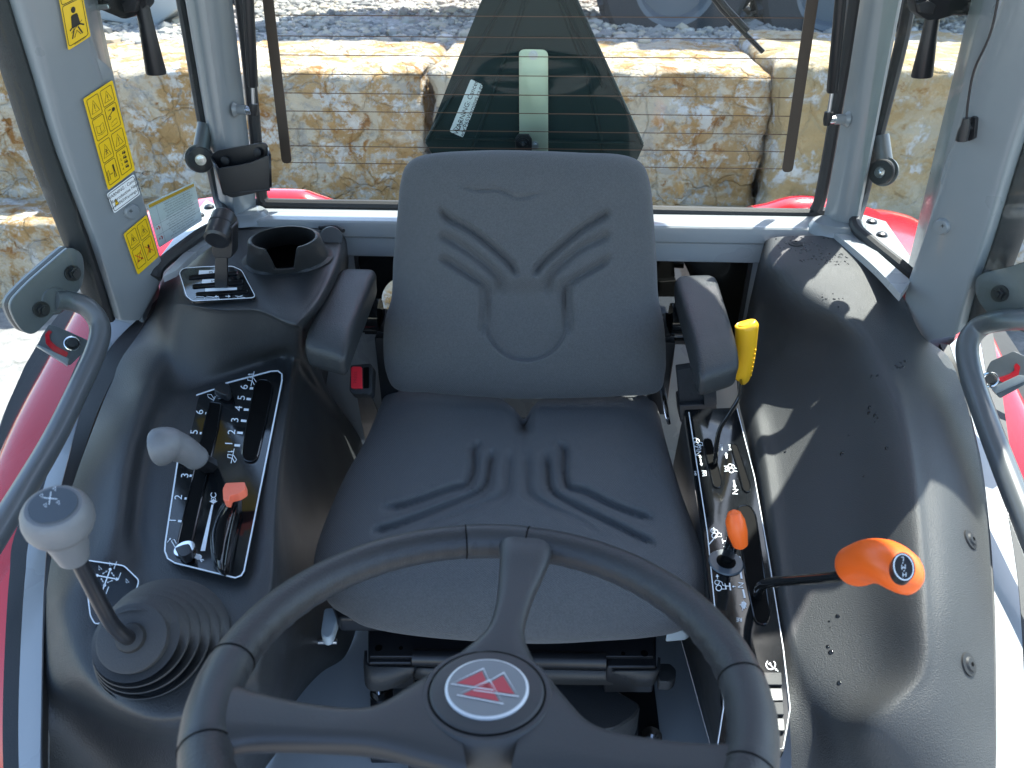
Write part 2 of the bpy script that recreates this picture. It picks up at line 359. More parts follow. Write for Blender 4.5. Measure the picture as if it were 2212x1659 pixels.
# gravel stones
def stones(name, n, x0, x1, y0, y1, z, smin, smax, label):
    mb = MB(); bmi = bmesh.new(); bmesh.ops.create_icosphere(bmi, subdivisions=1, radius=1); base = [v.co.copy() for v in bmi.verts]; fcs = [tuple(v.index for v in f.verts) for f in bmi.faces]; bmi.free()
    for _ in range(n):
        c = Vector((random.uniform(x0, x1), y0+(y1-y0)*random.random()**1.6, z)); c.z += noise.noise(Vector((c.x*1.3, c.y*1.3, 3)))*.04
        s = random.uniform(smin, smax)*(1+(random.random() < .06)*1.0); sc = Vector((random.uniform(.7, 1.3), random.uniform(.7, 1.3), random.uniform(.45, .8)))*s
        a = random.random()*6.28; ca, sa = math.cos(a), math.sin(a)
        vs = []
        for v in base:
            q = Vector((v.x*sc.x, v.y*sc.y, v.z*sc.z))*random.uniform(.78, 1.15); vs.append(c+Vector((q.x*ca-q.y*sa, q.x*sa+q.y*ca, q.z+s*.25)))
        mb.add(vs, fcs)
    return tag(mb.build(name, M['pebble'], smooth=False), label, 'gravel', kind='stuff')
stones('gravel', 22000, -5, 6, 4.92, 9.5, .505, .012, .032, 'pale loose gravel on the terrace behind the stone blocks')

# machines parked on the terrace behind (only their lower parts are in view)
def wheel(name, c, r, wd, rimr, parent):
    c = Vector(c); prof = [(-.5, rimr), (-.5, r*.93), (-.38, r), (.38, r), (.5, r*.93), (.5, rimr)]
    mb = MB(); n = 48
    vs = [c+Vector((math.cos(2*math.pi*k/n)*q, s*wd, math.sin(2*math.pi*k/n)*q)) for s, q in prof for k in range(n)]
    mb.add(vs, [(i*n+k, i*n+(k+1) % n, (i+1)*n+(k+1) % n, (i+1)*n+k) for i in range(5) for k in range(n)])
    for k in range(26):
        th = 2*math.pi*k/26; ct, st = math.cos(th), math.sin(th)
        R = Matrix(((ct, 0, -st), (0, 1, 0), (st, 0, ct)))
        for sgn in (-1, 1): mb.box(c+Vector((ct*(r+.012), sgn*wd*.22, st*(r+.012))), (.035, wd*.5, .045), R @ Matrix.Rotation(sgn*.6, 3, 'X'))
    ty = mb.build('tyre', M['tyre'], parent)
    mr = MB(); prof = [(-.5, rimr), (-.46, rimr*.9), (-.25, rimr*.8), (-.22, rimr*.25), (-.30, rimr*.2), (-.3, .01)]
    vs = [c+Vector((math.cos(2*math.pi*k/n)*q, s*wd, math.sin(2*math.pi*k/n)*q)) for s, q in prof for k in range(n)]
    mr.add(vs, [(i*n+k, i*n+(k+1) % n, (i+1)*n+(k+1) % n, (i+1)*n+k) for i in range(5) for k in range(n)])
    mr.build('rim', mat('rim_grey', (.10, .11, .12), .6), parent)
pt = thing('parked_tractor', 'parked red tractor on the gravel beyond the wall, only its dark tyres in view', 'tractor', (2, 6, .5))
wheel('w', ony(1455, -45, 5.95)+Vector((0, 0, .0)), .50, .30, .28, pt)
wheel('w', ony(1800, -35, 5.95), .50, .30, .28, pt)
MB().prism([(-1.35, 6.15, .98), (1.25, 6.05, .98), (1.25, 6.05, 3.1), (-1.1, 6.15, 3.1), (-1.35, 6.15, 2.8)], (0, .9, 0)).build('shading_body', M['red'], pt, bevel=.06)  # body and cab boxes out of view, raised tall to shade the gravel
MB().prism([(1.27, 5.95, .98), (4.6, 5.95, .98), (4.5, 5.95, 3.3), (1.4, 5.95, 3.3)], (0, 1.3, 0)).build('cab', M['black'], pt, bevel=.05)
MB().box((1.5, 6.6, .90), (4.6, .4, .22)).build('chassis', M['black'], pt, bevel=.03)
tr = thing('trailer', 'light grey trailer corner at the top left beyond the gravel', 'trailer', (-3.4, 6.5, .5))
b = MB(); b.prism([ony(200, 40, 5.9), ony(330, 62, 5.9), ony(385, 20, 5.9), ony(392, -220, 5.9), ony(120, -220, 5.9)], (0, 2.2, 0)); b.build('body', M['sillgrey'], tr, bevel=.02)
b = MB(); b.box(ony(255, 60, 6.3), (.9, .8, .16)); b.build('skid', M['rubber'], tr, bevel=.04)
sg = thing('grey_implement', 'pale grey implement corner at the top right beyond the gravel', 'implement', (3.6, 6.4, .5))
b = MB(); b.prism([ony(1963, 20, 5.9), ony(2030, 28, 5.9), ony(2080, -10, 5.9), ony(2090, -200, 5.9), ony(1950, -200, 5.9)], (0, 1.2, 0)); b.build('body', M['sillgrey'], sg, bevel=.02)

# ================================================================== CAB SHELL
YW = 1.49           # rear window plane
ZS = .72            # rear sill top
cab = thing('cab_frame', 'grey painted steel cab frame with pillars and rear sill around the driver seat', 'cab frame', (0, 1.1, 0))
# rear sill
sill = MB()
A0, A1 = ony(450, 482, 1.41), ony(1870, 500, 1.41)
sill.prism([(-.60, 1.41, ZS), (.62, 1.41, ZS), (.62, 1.50, ZS), (-.60, 1.50, ZS)], (0, 0, -.035))
sill.build('rear_sill', M['sillgrey'], cab, bevel=.008)
MB().prism([(-.60, 1.418, ZS-.036), (.62, 1.418, ZS-.036), (.62, 1.50, ZS-.036), (-.60, 1.50, ZS-.036)], (0, 0, -.04)).build('sill_flange', M['sillgrey'], cab, bevel=.004)
# rear lower panel with its two small windows
PB = PY(1.445)
def rect_holes(name, x0, x1, z0, z1, holes, y, th, m, parent):
    xs = sorted({x0, x1, *[h[0] for h in holes], *[h[1] for h in holes]}); zs = sorted({z0, z1, *[h[2] for h in holes], *[h[3] for h in holes]})
    mb = MB()
    for i in range(len(xs)-1):
        for j in range(len(zs)-1):
            cx, cz = (xs[i]+xs[i+1])/2, (zs[j]+zs[j+1])/2
            if any(h[0] < cx < h[1] and h[2] < cz < h[3] for h in holes): continue
            mb.add([(xs[i], y, zs[j]), (xs[i+1], y, zs[j]), (xs[i+1], y, zs[j+1]), (xs[i], y, zs[j+1])], [(0, 1, 2, 3)])
    return mb.build(name, m, parent, smooth=False)
wl0, wl1 = ony(766, 516, 1.445), ony(900, 700, 1.445); wr0, wr1 = ony(1400, 527, 1.445), ony(1590, 740, 1.445)
hl = (wl0.x, wl1.x+.05, wl1.z-.02, wl0.z); hr = (wr0.x-.06, wr1.x, wr1.z, wr0.z)
rect_holes('rear_lower_panel', -.60, .62, .05, ZS-.07, [hl, hr], 1.445, .01, M['sillgrey'], cab)
for h in (hl, hr):
    g = MB().box(((h[0]+h[1])/2, 1.449, (h[2]+h[3])/2), (h[1]-h[0]+.01, .004, h[3]-h[2]+.01)).build('lower_window', M['darkglass'], cab, smooth=False)
    if h is hl:
        cc_ = ony(888, 655, 1.443); rr_ = .062; n_ = 48; vs_ = []; fs_ = []
        for i_ in range(n_):
            a_ = 2*math.pi*i_/n_; ca_, sa_ = math.cos(a_), math.sin(a_); vs_.append(Vector((cc_.x+ca_*rr_, 1.4445, cc_.z+sa_*rr_)))
            t_ = min(((h[1] if ca_ > 0 else h[0])-cc_.x)/ca_ if abs(ca_) > 1e-6 else 9, ((h[3] if sa_ > 0 else h[2])-cc_.z)/sa_ if abs(sa_) > 1e-6 else 9); vs_.append(Vector((cc_.x+ca_*t_, 1.4445, cc_.z+sa_*t_)))
        fs_ = [(2*i_, 2*i_+1, (2*i_+3) % (2*n_), (2*i_+2) % (2*n_)) for i_ in range(n_)]; mesh('frit', vs_, fs_, M['gloss'], g, smooth=False); g.data.materials[0] = M['glass']
    fr = MB()
    for (a, b_, c_, d_) in ((h[0], h[1], h[3]-.004, h[3]+.004), (h[0], h[1], h[2]-.004, h[2]+.004)): fr.box(((a+b_)/2, 1.442, (c_+d_)/2), (b_-a, .006, .008))
    for x in (h[0], h[1]): fr.box((x, 1.442, (h[2]+h[3])/2), (.008, .006, h[3]-h[2]))
    fr.build('window_seal', M['rubber'], g)
# C posts
def post(pts_l, pts_r, y, depth, m, parent, name='rear_pillar', r=.02):
    L = [ony(*p, y) for p in pts_l]; R = [ony(*p, y) for p in pts_r]; rows = []
    for a, b in zip(L, R):
        w_ = b-a; n = 12; ring = []
        for k in range(n+1):
            t = k/n; yy = -depth*(math.sin(math.pi*t)**.35) if t not in (0, 1) else 0
            if .52 < t < .9: yy -= .012*math.sin((t-.52)/.38*math.pi)
            ring.append(a+w_*t+Vector((0, yy, 0)))
        rows.append(ring)
    vs = [p for r_ in rows for p in r_]; c = 13
    fs = [(i*c+j, i*c+j+1, (i+1)*c+j+1, (i+1)*c+j) for i in range(len(rows)-1) for j in range(c-1)]
    return mesh(name, vs, fs, m, parent, angle=50)
pl_ = post([(355, -220), (408, 0), (447, 230), (487, 470)], [(462, -220), (502, 0), (530, 240), (556, 466)], 1.475, .05, M['grey'], cab)
pr_ = post([(1900, -220), (1858, 0), (1822, 235), (1776, 488)], [(1985, -220), (1938, 0), (1892, 235), (1842, 498)], 1.46, .05, M['grey'], cab)
# weld collars at post feet
for (u, v, y) in ((522, 462, 1.44), (1808, 486, 1.42)):
    c = ony(u, v, y); MB().tube([c+Vector((0, 0, -.012)), c+Vector((0, 0, .002)), c+Vector((0, 0, .008))], [(.056, .045), (.052, .040), (.046, .034)], 28).build('weld_bead', M['grey'], cab)
# B pillars : pressed covers
PBL = P3(Vector((-.655, 1.16, .62)), Vector((-.60, 1.12, 1.13)), Vector((-.655, 1.16, .62))+Vector((.58, .81, 0)))
PBR = P3(Vector((.665, 1.155, .60)), Vector((.61, 1.11, 1.13)), Vector((.665, 1.155, .60))+Vector((-.58, .81, 0)))
def pillar(name, edge_o, edge_c, edge_i, pl, parent):
    """outer edge (returned), crease, inner edge; rows from top to foot"""
    rows = []
    for o, c, i in zip(edge_o, edge_c, edge_i):
        po, pc, pi = pl.at(*o, -.028), pl.at(*c, 0), pl.at(*i, 0); n = pl.n
        m1 = lin(pc, pi, .45)+n*.006
        rows.append([po-n*.02, po, lin(po, pc, .55)+n*.008, pc+n*.002, lin(pc, pi, .2)+n*.0045, m1, lin(pc, pi, .8)+n*.006, lin(pc, pi, .95)+n*.002, pi-n*.006, pi-n*.045])
    vs, fs = loft(rows, 3, 3)
    return mesh(name, vs, fs, M['grey'], parent, angle=60)
bl = pillar('middle_pillar', [(-62, -200), (7, 11), (60, 175), (109, 327), (182, 509), (215, 610), (236, 680)],
       [(-5, -200), (52, 11), (98, 175), (140, 327), (207, 509), (238, 610), (262, 690)],
       [(140, -200), (184, 20), (216, 128), (291, 364), (345, 548), (352, 600), (305, 688)], PBL, cab)
br = pillar('middle_pillar', [(2410, -200), (2345, 0), (2278, 175), (2221, 327), (2163, 509), (2124, 620), (2102, 700)],
       [(2350, -200), (2292, 0), (2232, 175), (2182, 327), (2130, 509), (2092, 620), (2066, 722)],
       [(2212, -200), (2163, 0), (2112, 135), (2044, 350), (1992, 520), (1952, 650), (1992, 735)], PBR, cab)
# the little ear where the cover widens
for pl, q, par in ((PBL, [(205, 122), (232, 140), (245, 158), (249, 200), (262, 260), (215, 260)], bl), (PBR, [(2068, 310), (2054, 322), (2044, 345), (2030, 395), (2060, 420), (2085, 330)], br)):
    slab('cover_flare', q, pl, .03, M['grey'], par, h=.003, r=8, bevel=.003)
for pl, (u, v), par in ((PBL, (283, 456), bl), (PBR, (2036, 488), br)):
    c = pl.at(u, v, .006); n = pl.n
    a = MB().tube([c, c+n*.003, c+n*.006, c+n*.0068], [.0125, .0125, .0105, .004], 24).build('cover_clip', M['grey'], par)
    k = Ink(pl, .0135); k.line([(u-4, v), (u+4, v)], 1.3).line([(u, v-4), (u, v+4)], 1.3).build('cross_recess', M['ink'], a)
# A pillars and roof (above and in front of the view)
for sx in (-1, 1):
    MB().tube([(.60*sx, .12, .35), (.55*sx, .16, 1.0), (.50*sx, .2, 1.60)], .026, 16).build('front_pillar', M['grey'], cab)
ro = MB(); ro.prism([(-.62, .10, 1.60), (.62, .10, 1.60), (.65, .5, 1.60), (.65, 1.50, 1.60), (.63, 1.66, 1.60), (.55, 1.87, 1.60), (-.55, 1.87, 1.60), (-.63, 1.66, 1.60), (-.65, 1.50, 1.60), (-.65, .5, 1.60)], (0, 0, .14)); ro.build('roof', M['sillgrey'], cab, bevel=.03)
for sx in (-1, 1):  # hidden depth added behind the middle pillars to widen their cast shadow
    MB().prism([(sx*.685, 1.20, .45), (sx*.77, 1.22, .45), (sx*.80, 1.31, .45), (sx*.70, 1.31, .45)], (-sx*.07, -.03, 1.12)).build('pillar_shade_block', M['grey'], cab, bevel=.006)
for sx in (-1, 1):  # unseen boxes added beside the roof to shade the right wheel-arch cover
    sbox = MB().box((sx*.87, 1.38, 1.56), (.17, .17, .24)).build('shade_box', M['black'], cab, bevel=.02)
    MB().tube([(sx*.66, 1.32, 1.62), (sx*.80, 1.37, 1.60)], .014, 12).build('shade_box_arm', M['black'], sbox)
    MB().box((sx*.87, 1.293, 1.56), (.13, .006, .18)).build('lens', M['chrome'], sbox, bevel=.004)  # chrome plate on the added box, not a lamp
# rear pillars up to roof are continued by the posts; side sills
def strip(name, a, b, zs, m, parent, th=.03, n=5, bevel=0):
    A = [onz(p[0], p[1], z) for p, z in zip(a, zs)]; B = [onz(p[0], p[1], z) for p, z in zip(b, zs)]
    A = spline(A, n); B = spline(B, n); N = len(A); vs = A+B+[p-Vector((0, 0, th)) for p in A]+[p-Vector((0, 0, th)) for p in B]
    fs = []
    for i in range(N-1): fs += [(i, i+1, N+i+1, N+i), (2*N+i, 3*N+i, 3*N+i+1, 2*N+i+1), (i, 2*N+i, 2*N+i+1, i+1), (N+i, N+i+1, 3*N+i+1, 3*N+i)]
    fs += [(0, N, 3*N, 2*N), (N-1, 3*N-1, 4*N-1, 2*N-1)]
    return mesh(name, vs, fs, m, parent, angle=40, bevel=bevel)
lo = [(236, 690), (190, 775), (148, 880), (109, 1003), (65, 1157), (55, 1237), (47, 1346), (40, 1528), (42, 1700), (60, 2100)]
li = [(302, 683), (240, 748), (190, 835), (144, 1003), (106, 1157), (97, 1237), (92, 1346), (89, 1528), (88, 1700), (105, 2100)]
lz = [.60, .585, .57, .55, .53, .52, .51, .49, .47, .44]
strip('side_sill', lo, li, lz, M['sillgrey'], cab)
lc = [(345, 640), (296, 726), (225, 857), (178, 984), (128, 1140), (105, 1237), (96, 1346), (92, 1528), (92, 1700), (110, 2100)]
strip('side_seal', [(p[0]+1, p[1]) for p in li], lc, [z+.012 for z in lz], M['rubber'], cab, th=.02)
strip('door_seal', [(p[0]-34+(i < 4)*14, p[1]) for i, p in enumerate(lo)], [(p[0]-1, p[1]) for p in lo], [z-.012 for z in lz], M['rubber'], cab, th=.02)
ro_ = [(2110, 690), (2128, 800), (2142, 900), (2158, 1010), (2178, 1120), (2195, 1230), (2206, 1346), (2214, 1528), (2214, 1700), (2200, 2100)]
ri_ = [(2052, 745), (2080, 830), (2103, 920), (2122, 1010), (2136, 1120), (2145, 1230), (2150, 1346), (2152, 1528), (2150, 1700), (2130, 2100)]
rz_ = [.60, .585, .57, .55, .53, .52, .51, .49, .47, .44]
strip('side_sill', ro_, ri_, rz_, M['sillgrey'], cab)
rc = [(2030, 742), (2060, 810), (2096, 920), (2115, 1021), (2130, 1120), (2139, 1230), (2145, 1346), (2148, 1528), (2146, 1700), (2125, 2100)]
strip('side_seal', [(p[0]-1, p[1]) for p in ri_], rc, [z+.010 for z in rz_], M['rubber'], cab, th=.02)
strip('door_seal', [(p[0]+30, p[1]) for p in ro_], [(p[0]+1, p[1]) for p in ro_], [z-.012 for z in rz_], M['rubber'], cab, th=.02)
# diagonal sills between C and B pillars (grey ledge with black quarter window seal)
def path_tube(name, pts, r, m, parent, n=10, **k):
    return MB().tube(spline(pts, 6), r, n, **k).build(name, m, parent)
strip('quarter_sill', [(486, 478), (430, 520), (388, 555), (352, 598)], [(510, 484), (462, 516), (420, 547), (380, 585)], [.716]*4, M['sillgrey'], cab, th=.010)
path_tube('quarter_window_seal', [ony(383, -60, 1.47), ony(408, 80, 1.47), ony(440, 270, 1.47), ony(470, 420, 1.465), onz(482, 474, .735), onz(430, 508, .725), onz(350, 570, .715), onz(335, 600, .70)], .011, M['rubber'], cab)
strip('quarter_sill', [(1846, 500), (1880, 530), (1925, 570), (1968, 606)], [(1800, 503), (1836, 530), (1893, 580), (1946, 636)], [.722]*4, M['sillgrey'], cab, th=.012)
path_tube('quarter_window_seal', [ony(1975, -60, 1.46), ony(1950, 80, 1.46), ony(1902, 270, 1.46), ony(1862, 430, 1.455), onz(1848, 486, .735), onz(1885, 525, .725), onz(1940, 570, .715), onz(1972, 598, .705)], .011, M['rubber'], cab)
# outer body plates with bolts behind quarter windows
for sgn, q in ((0, [(445, 430), (490, 455), (475, 478), (395, 530), (350, 575), (340, 560), (385, 500)]), (1, [(1862, 462), (1915, 478), (1976, 566), (1990, 590), (1960, 612), (1900, 545), (1850, 500)])):
    pl = PZ(.69); o = slab('outer_plate', q, pl, .012, M['sillgrey'], cab, bevel=.003)
    for (u, v) in (((1883, 480), (1905, 508)) if sgn else ((452, 448), (430, 466))):
        c = pl.at(u, v, .001); MB().tube([c, c+Vector((0, 0, .004)), c+Vector((0, 0, .007))], [.011, .009, .003], 18).build('button_screw', M['black'], o)

# rear window
YG = 1.50
rw = thing('rear_window', 'rear window glass with thin heater lines and two brown busbars', 'window', (0, YG, ZS))
TL, TR, BL_, BR_ = ony(505, -160, YG), ony(1865, -160, YG), ony(568, 440, YG), ony(1765, 464, YG)
MB().prism([TL, TR, BR_, BL_], (0, .005, 0)).build('pane', M['glass'], rw, smooth=False)
fr = [ony(500, -160, YG-.012), ony(528, 60, YG-.012), ony(546, 230, YG-.012), ony(562, 400, YG-.012), ony(572, 436, YG-.012), ony(600, 441, YG-.012), ony(1100, 449, YG-.012), ony(1730, 463, YG-.012), ony(1762, 452, YG-.012), ony(1778, 400, YG-.012), ony(1808, 230, YG-.012), ony(1838, 60, YG-.012), ony(1866, -160, YG-.012)]
MB().tube(spline(fr, 8), .0115, 10).build('frame_seal', M['rubber'], rw)
PG = PY(YG-.001)
vl = [33, 77, 117, 158, 199, 238, 276, 313, 349]; vr = [38, 85, 128, 170, 212, 252, 292, 329, 366]
ink = Ink(PG, .0005)
for a, b_ in zip(vl, vr):
    z = (ony(620, a, YG).z+ony(1700, b_, YG).z)/2
    x0 = lin(ony(578, 0, YG).x, ony(622, 350, YG).x, min(1, max(0, a/350))); x1 = lin(ony(1755, 0, YG).x, ony(1700, 366, YG).x, b_/366)
    k = len(ink.v); ink.v += [Vector((x0, YG-.0016, z-.0008)), Vector((x1, YG-.0016, z-.0008)), Vector((x1, YG-.0016, z+.0008)), Vector((x0, YG-.0016, z+.0008))]; ink.f.append((k, k+1, k+2, k+3))
ink.build('heater_lines', M['wire'], rw)
slab('busbar', [(556, -90), (580, -90), (630, 353), (609, 353)], PG, .003, M['busbar'], rw, h=.004, r=10)
slab('busbar', [(1756, -90), (1782, -90), (1712, 372), (1689, 372)], PG, .003, M['busbar'], rw, h=.004, r=10)
k = Ink(PG, .002)
k.text('SAINT-GOBAIN SEKURIT', (1738, 423), (-1, -.02), (0, -1), 5.5).text('E6  43R-00168', (1735, 430), (-1, -.02), (0, -1), 5.5).text('AS2  M41', (1732, 437), (-1, -.02), (0, -1), 5.5).ring((1755, 434), 5, .8).build('glass_marking', M['ink'], rw)
# quarter + door glass
PQL = Plane((-.575, 1.47, .7), (.93, -.36, 0)); PQR = Plane((.60, 1.46, .7), (-.93, -.36, 0))
QW = []
for a, b_, lb in (((-.585, 1.46), (-.67, 1.24), 'clear left rear quarter pane with round black hinge knob, between the left rear post and left middle pillar'), ((.60, 1.45), (.69, 1.22), 'clear right rear quarter pane with round black hinge knob, between the right rear post and right middle pillar')):
    q = thing('quarter_window', lb, 'window', (a[0], a[1], .69)); QW.append(q)
    MB().prism([(a[0], a[1], .69), (b_[0], b_[1], .66), (b_[0]*.9, b_[1], 1.58), (a[0]*.86, a[1], 1.58)], (.003, .003, 0)).build('pane', M['glass'], q, smooth=False)
# ================================================================== OUTSIDE LATCHES, HINGES, HANDLES, DOORS
def hexbolt(c, n, r, m, parent, name='bolt', washer=True):
    c = Vector(c); n = Vector(n).normalized(); mb = MB()
    if washer: mb.tube([c, c+n*r*.35], r*1.45, 20)
    mb.tube([c+n*r*.3, c+n*r*1.1], r, 6); mb.tube([c+n*r*1.1, c+n*r*1.5], r*.62, 14)
    return mb.build(name, m, parent, angle=30)
def door(side):
    s = -1 if side == 'L' else 1
    d = thing('glass_door', ('left' if s < 0 else 'right')+' frameless glass door with grey tube handle and two-bolt hinge plate, at the '+('left' if s < 0 else 'right')+' edge', 'door', (s*.7, .8, .5))
    X = .70
    MB().prism([(s*(X+.0), 1.12, .52), (s*(X-.03), .30, .40), (s*(X-.12), .30, 1.55), (s*(X-.09), 1.06, 1.57)], (s*.005, 0, 0)).build('pane', M['glass'], d, smooth=False)
    # black rear edge seal of the door glass, seen beside the pillar
    pl, eo = (PBL, [(-75, -200), (-10, 11), (42, 175), (90, 327), (160, 509), (196, 610), (222, 690)]) if s < 0 else (PBR, [(2425, -200), (2362, 0), (2296, 175), (2238, 327), (2180, 509), (2140, 620), (2118, 700)])
    MB().tube(spline([pl.at(u, v, -.03) for u, v in eo], 5), [.016]*31, 10, sx=1.3, sy=.8).build('edge_seal', M['rubber'], d)
    hp = Plane((s*.735, 1.0, .7), (-s*.82, -.50, .1))
    if s < 0: q = [(18, 655), (60, 610), (135, 545), (150, 533), (178, 545), (184, 585), (176, 625), (150, 645), (75, 724), (50, 718), (30, 690)]; bolts = [(88, 668), (156, 590)]
    else: q = [(2232, 560), (2170, 580), (2112, 592), (2104, 620), (2112, 650), (2135, 680), (2180, 705), (2260, 740), (2290, 700)]; bolts = [(2161, 634), (2240, 668)]
    pa = slab('hinge_plate', q, hp, .008, M['dkgrey'], d, h=.012, r=22, bevel=.0015)
    slab('hinge_gasket', [(p[0]-6 if s < 0 else p[0]+4, p[1]-2) for p in q], hp, .010, M['rubber'], pa, h=.003, r=22)
    slab('outer_hinge_plate', [(p[0]-10 if s < 0 else p[0]+8, p[1]-3) for p in q], hp, .012, M['dkgrey'], pa, h=-.009, r=22)
    for u, v in bolts: hexbolt(hp.at(u, v, .012), hp.n, .0085, M['black'], pa)
    if s < 0: pts = [(hp.at(118, 648, .01)), onx(150, 650, -.695), onx(190, 665, -.675), onx(216, 705, -.66), onx(206, 760, -.655), onx(165, 850, -.65), onx(110, 960, -.645), onx(20, 1110, -.63), onx(-80, 1270, -.62)]
    else: pts = [hp.at(2232, 690, .01), onx(2170, 692, .70), onx(2118, 705, .69), onx(2090, 745, .675), onx(2098, 810, .67), onx(2130, 905, .66), onx(2170, 1010, .655), onx(2225, 1150, .645), onx(2300, 1330, .64)]
    MB().tube(spline(pts, 8), .0155, 20).build('handle_tube', M['dkgrey'], d)
    c = pts[0]; MB().tube([c-hp.n*.004, c+hp.n*.004], [.024, .019], 20).build('weld', M['dkgrey'], d)
    return d
door('L'); door('R')
# striker bracket outside each door
def bracket(side):
    s = -1 if side == 'L' else 1
    b_ = thing('door_catch_bracket', 'dark steel hook bracket bolted over the '+('left' if s < 0 else 'right')+' red fender', 'bracket', (s*.76, 1.0, .5))
    pl = Plane((s*.76, 1.02, .56), (-s*.55, -.6, .6))
    if s < 0: poly = [(82, 748), (88, 728), (106, 700), (120, 703), (190, 735), (186, 755), (150, 790), (140, 780)]; slot = [(148, 762), (122, 748), (108, 735), (107, 722), (113, 718), (106, 712), (97, 722), (99, 742), (118, 762), (142, 774)]; ft = [(78, 746), (84, 745), (150, 775), (146, 790), (135, 782)]; rg = (156, 742)
    else: poly = [(2130, 800), (2140, 780), (2190, 758), (2215, 770), (2215, 830), (2160, 860), (2140, 840)]; slot = [(2150, 818), (2180, 808), (2192, 800), (2190, 790), (2196, 784), (2204, 792), (2200, 812), (2170, 828)]; ft = [(2140, 838), (2200, 810), (2215, 812), (2215, 822), (2150, 850)]; rg = (2138, 820)
    o = slab('plate', poly, pl, .004, M['dkgrey'], b_, r=5, bevel=.001)
    slab('hook_slot', slot, pl, .0012, M['redplastic'] if 0 else M['red'], o, h=.002, r=3)
    slab('foot', ft, pl, .012, M['grey'], b_, h=.004, bevel=.001)
    c = pl.at(*rg, .006); ring = [c+ (pl.n.orthogonal().normalized()*math.cos(a)+pl.n.cross(pl.n.orthogonal().normalized())*math.sin(a))*.011 for a in [i*math.pi/10 for i in range(21)]]
    MB().tube(ring, .002, 8, caps=False).build('ring', M['chrome'], b_); MB().tube([c-pl.n*.008, c+pl.n*.004], .007, 14).build('pin', M['rubber'], b_)
bracket('L'); bracket('R')
# quarter window latch (black bracket + hanging cylinder handle)
def latch(side):
    s = -1 if side == 'L' else 1
    l = thing('window_latch', 'black quarter window latch with tapered hanging grip at the top '+('left' if s < 0 else 'right'), 'latch', (s*.55, 1.3, 1.2))
    Y = 1.30
    if s < 0: top, bot = ony(307, 10, Y), ony(338, 160, Y)
    else: top, bot = ony(2014, 40, Y), ony(1991, 166, Y)
    MB().tube([top, lin(top, bot, .3), lin(top, bot, .97), bot], [.0105, .0115, .0158, .0150], 24).build('grip', M['black'], l, angle=30)
    pl = PY(Y-.01)
    q = [(186, -10), (184, 5), (210, 18), (262, 40), (272, 41), (292, 34), (306, 22), (316, 10), (312, -40), (200, -40)] if s < 0 else [(1974, 0), (1980, 28), (2002, 43), (2025, 44), (2060, 33), (2112, 34), (2140, 24), (2150, -40), (1990, -40)]
    slab('bracket', q, pl, .03, M['black'], l, r=4, bevel=.003)
    q2 = [(262, 8), (268, 28), (292, 26), (297, 2), (280, -5)] if s < 0 else [(1984, 8), (1990, 28), (2015, 32), (2022, 10), (2005, 0)]
    slab('ribbed_block', q2, pl, .02, M['rubber'], l, h=.012, bevel=.002)
    q3 = [(190, 12), (232, 8), (236, 20), (192, 26)] if s < 0 else [(2095, 6), (2118, 4), (2120, 20), (2097, 22)]
    slab('pivot', q3, pl, .01, M['steel'], l, h=.006, bevel=.002)
latch('L'); latch('R')
# round quarter window hinges
for (u, v, s, par) in ((433, 345, -1, QW[0]), (1902, 372, 1, QW[1])):
    Y = 1.40; c = ony(u, v, Y); n = Vector((.75*(1 if s < 0 else -1), -.65, .1)).normalized()
    if s < 0: n = Vector((.45, -.85, .1)).normalized()
    h = MB().tube([c-n*.02, c-n*.02+n*.006, c-n*.012], [.024, .026, .026], 28).build('hinge', M['dkgrey'], par)
    MB().tube([c-n*.011, c-n*.002, c, c+n*.001], [.022, .023, .021, .012], 28).build('rubber_disc', M['rubber'], h)
    hexbolt(c+n*.001, n, .0068, M['chrome'], h)
    MB().tube([c-n*.018, c-n*.018+Vector((-s*.012, .03, .055))], .015, 14).build('arm', M['dkgrey'], h)
# gas struts
for (a, b_, e, ball, s, lb) in (((530, -120), (546, 188), (548, 238), (535, 246), -1, 'black gas strut hanging beside the left rear post'), ((1828, -120), (1797, 200), (1788, 258), (1800, 258), 1, 'black gas strut hanging beside the right rear post')):
    Y = 1.435; g = thing('gas_strut', lb, 'gas strut', ony(*b_, Y))
    A, B, E, K = ony(*a, Y), ony(*b_, Y), ony(*e, Y), ony(*ball, Y)
    MB().tube([A, lin(A, B, .985), B], [.0095, .0095, .008], 20).build('cylinder', M['black'], g); MB().tube([B, E], .0036, 12).build('rod', M['steel'], g)
    MB().tube([lin(B, E, .72), E, E+(E-B)*.22], [.0075, .008, .006], 16).build('end_socket', M['black'], g)
    side = Vector((s, .1, 0)); MB().tube([E+Vector((0, 0, -.002)), E+side*.014], .007, 14).build('ball_stud', M['chrome'], g)
    MB().tube([E+side*.014, E+side*.030, E+side*.036], [.009, .009, .014], 14).build('stud_boss', M['grey'], g)
    k = Ink(PY(Y-.0101), 0.0); 
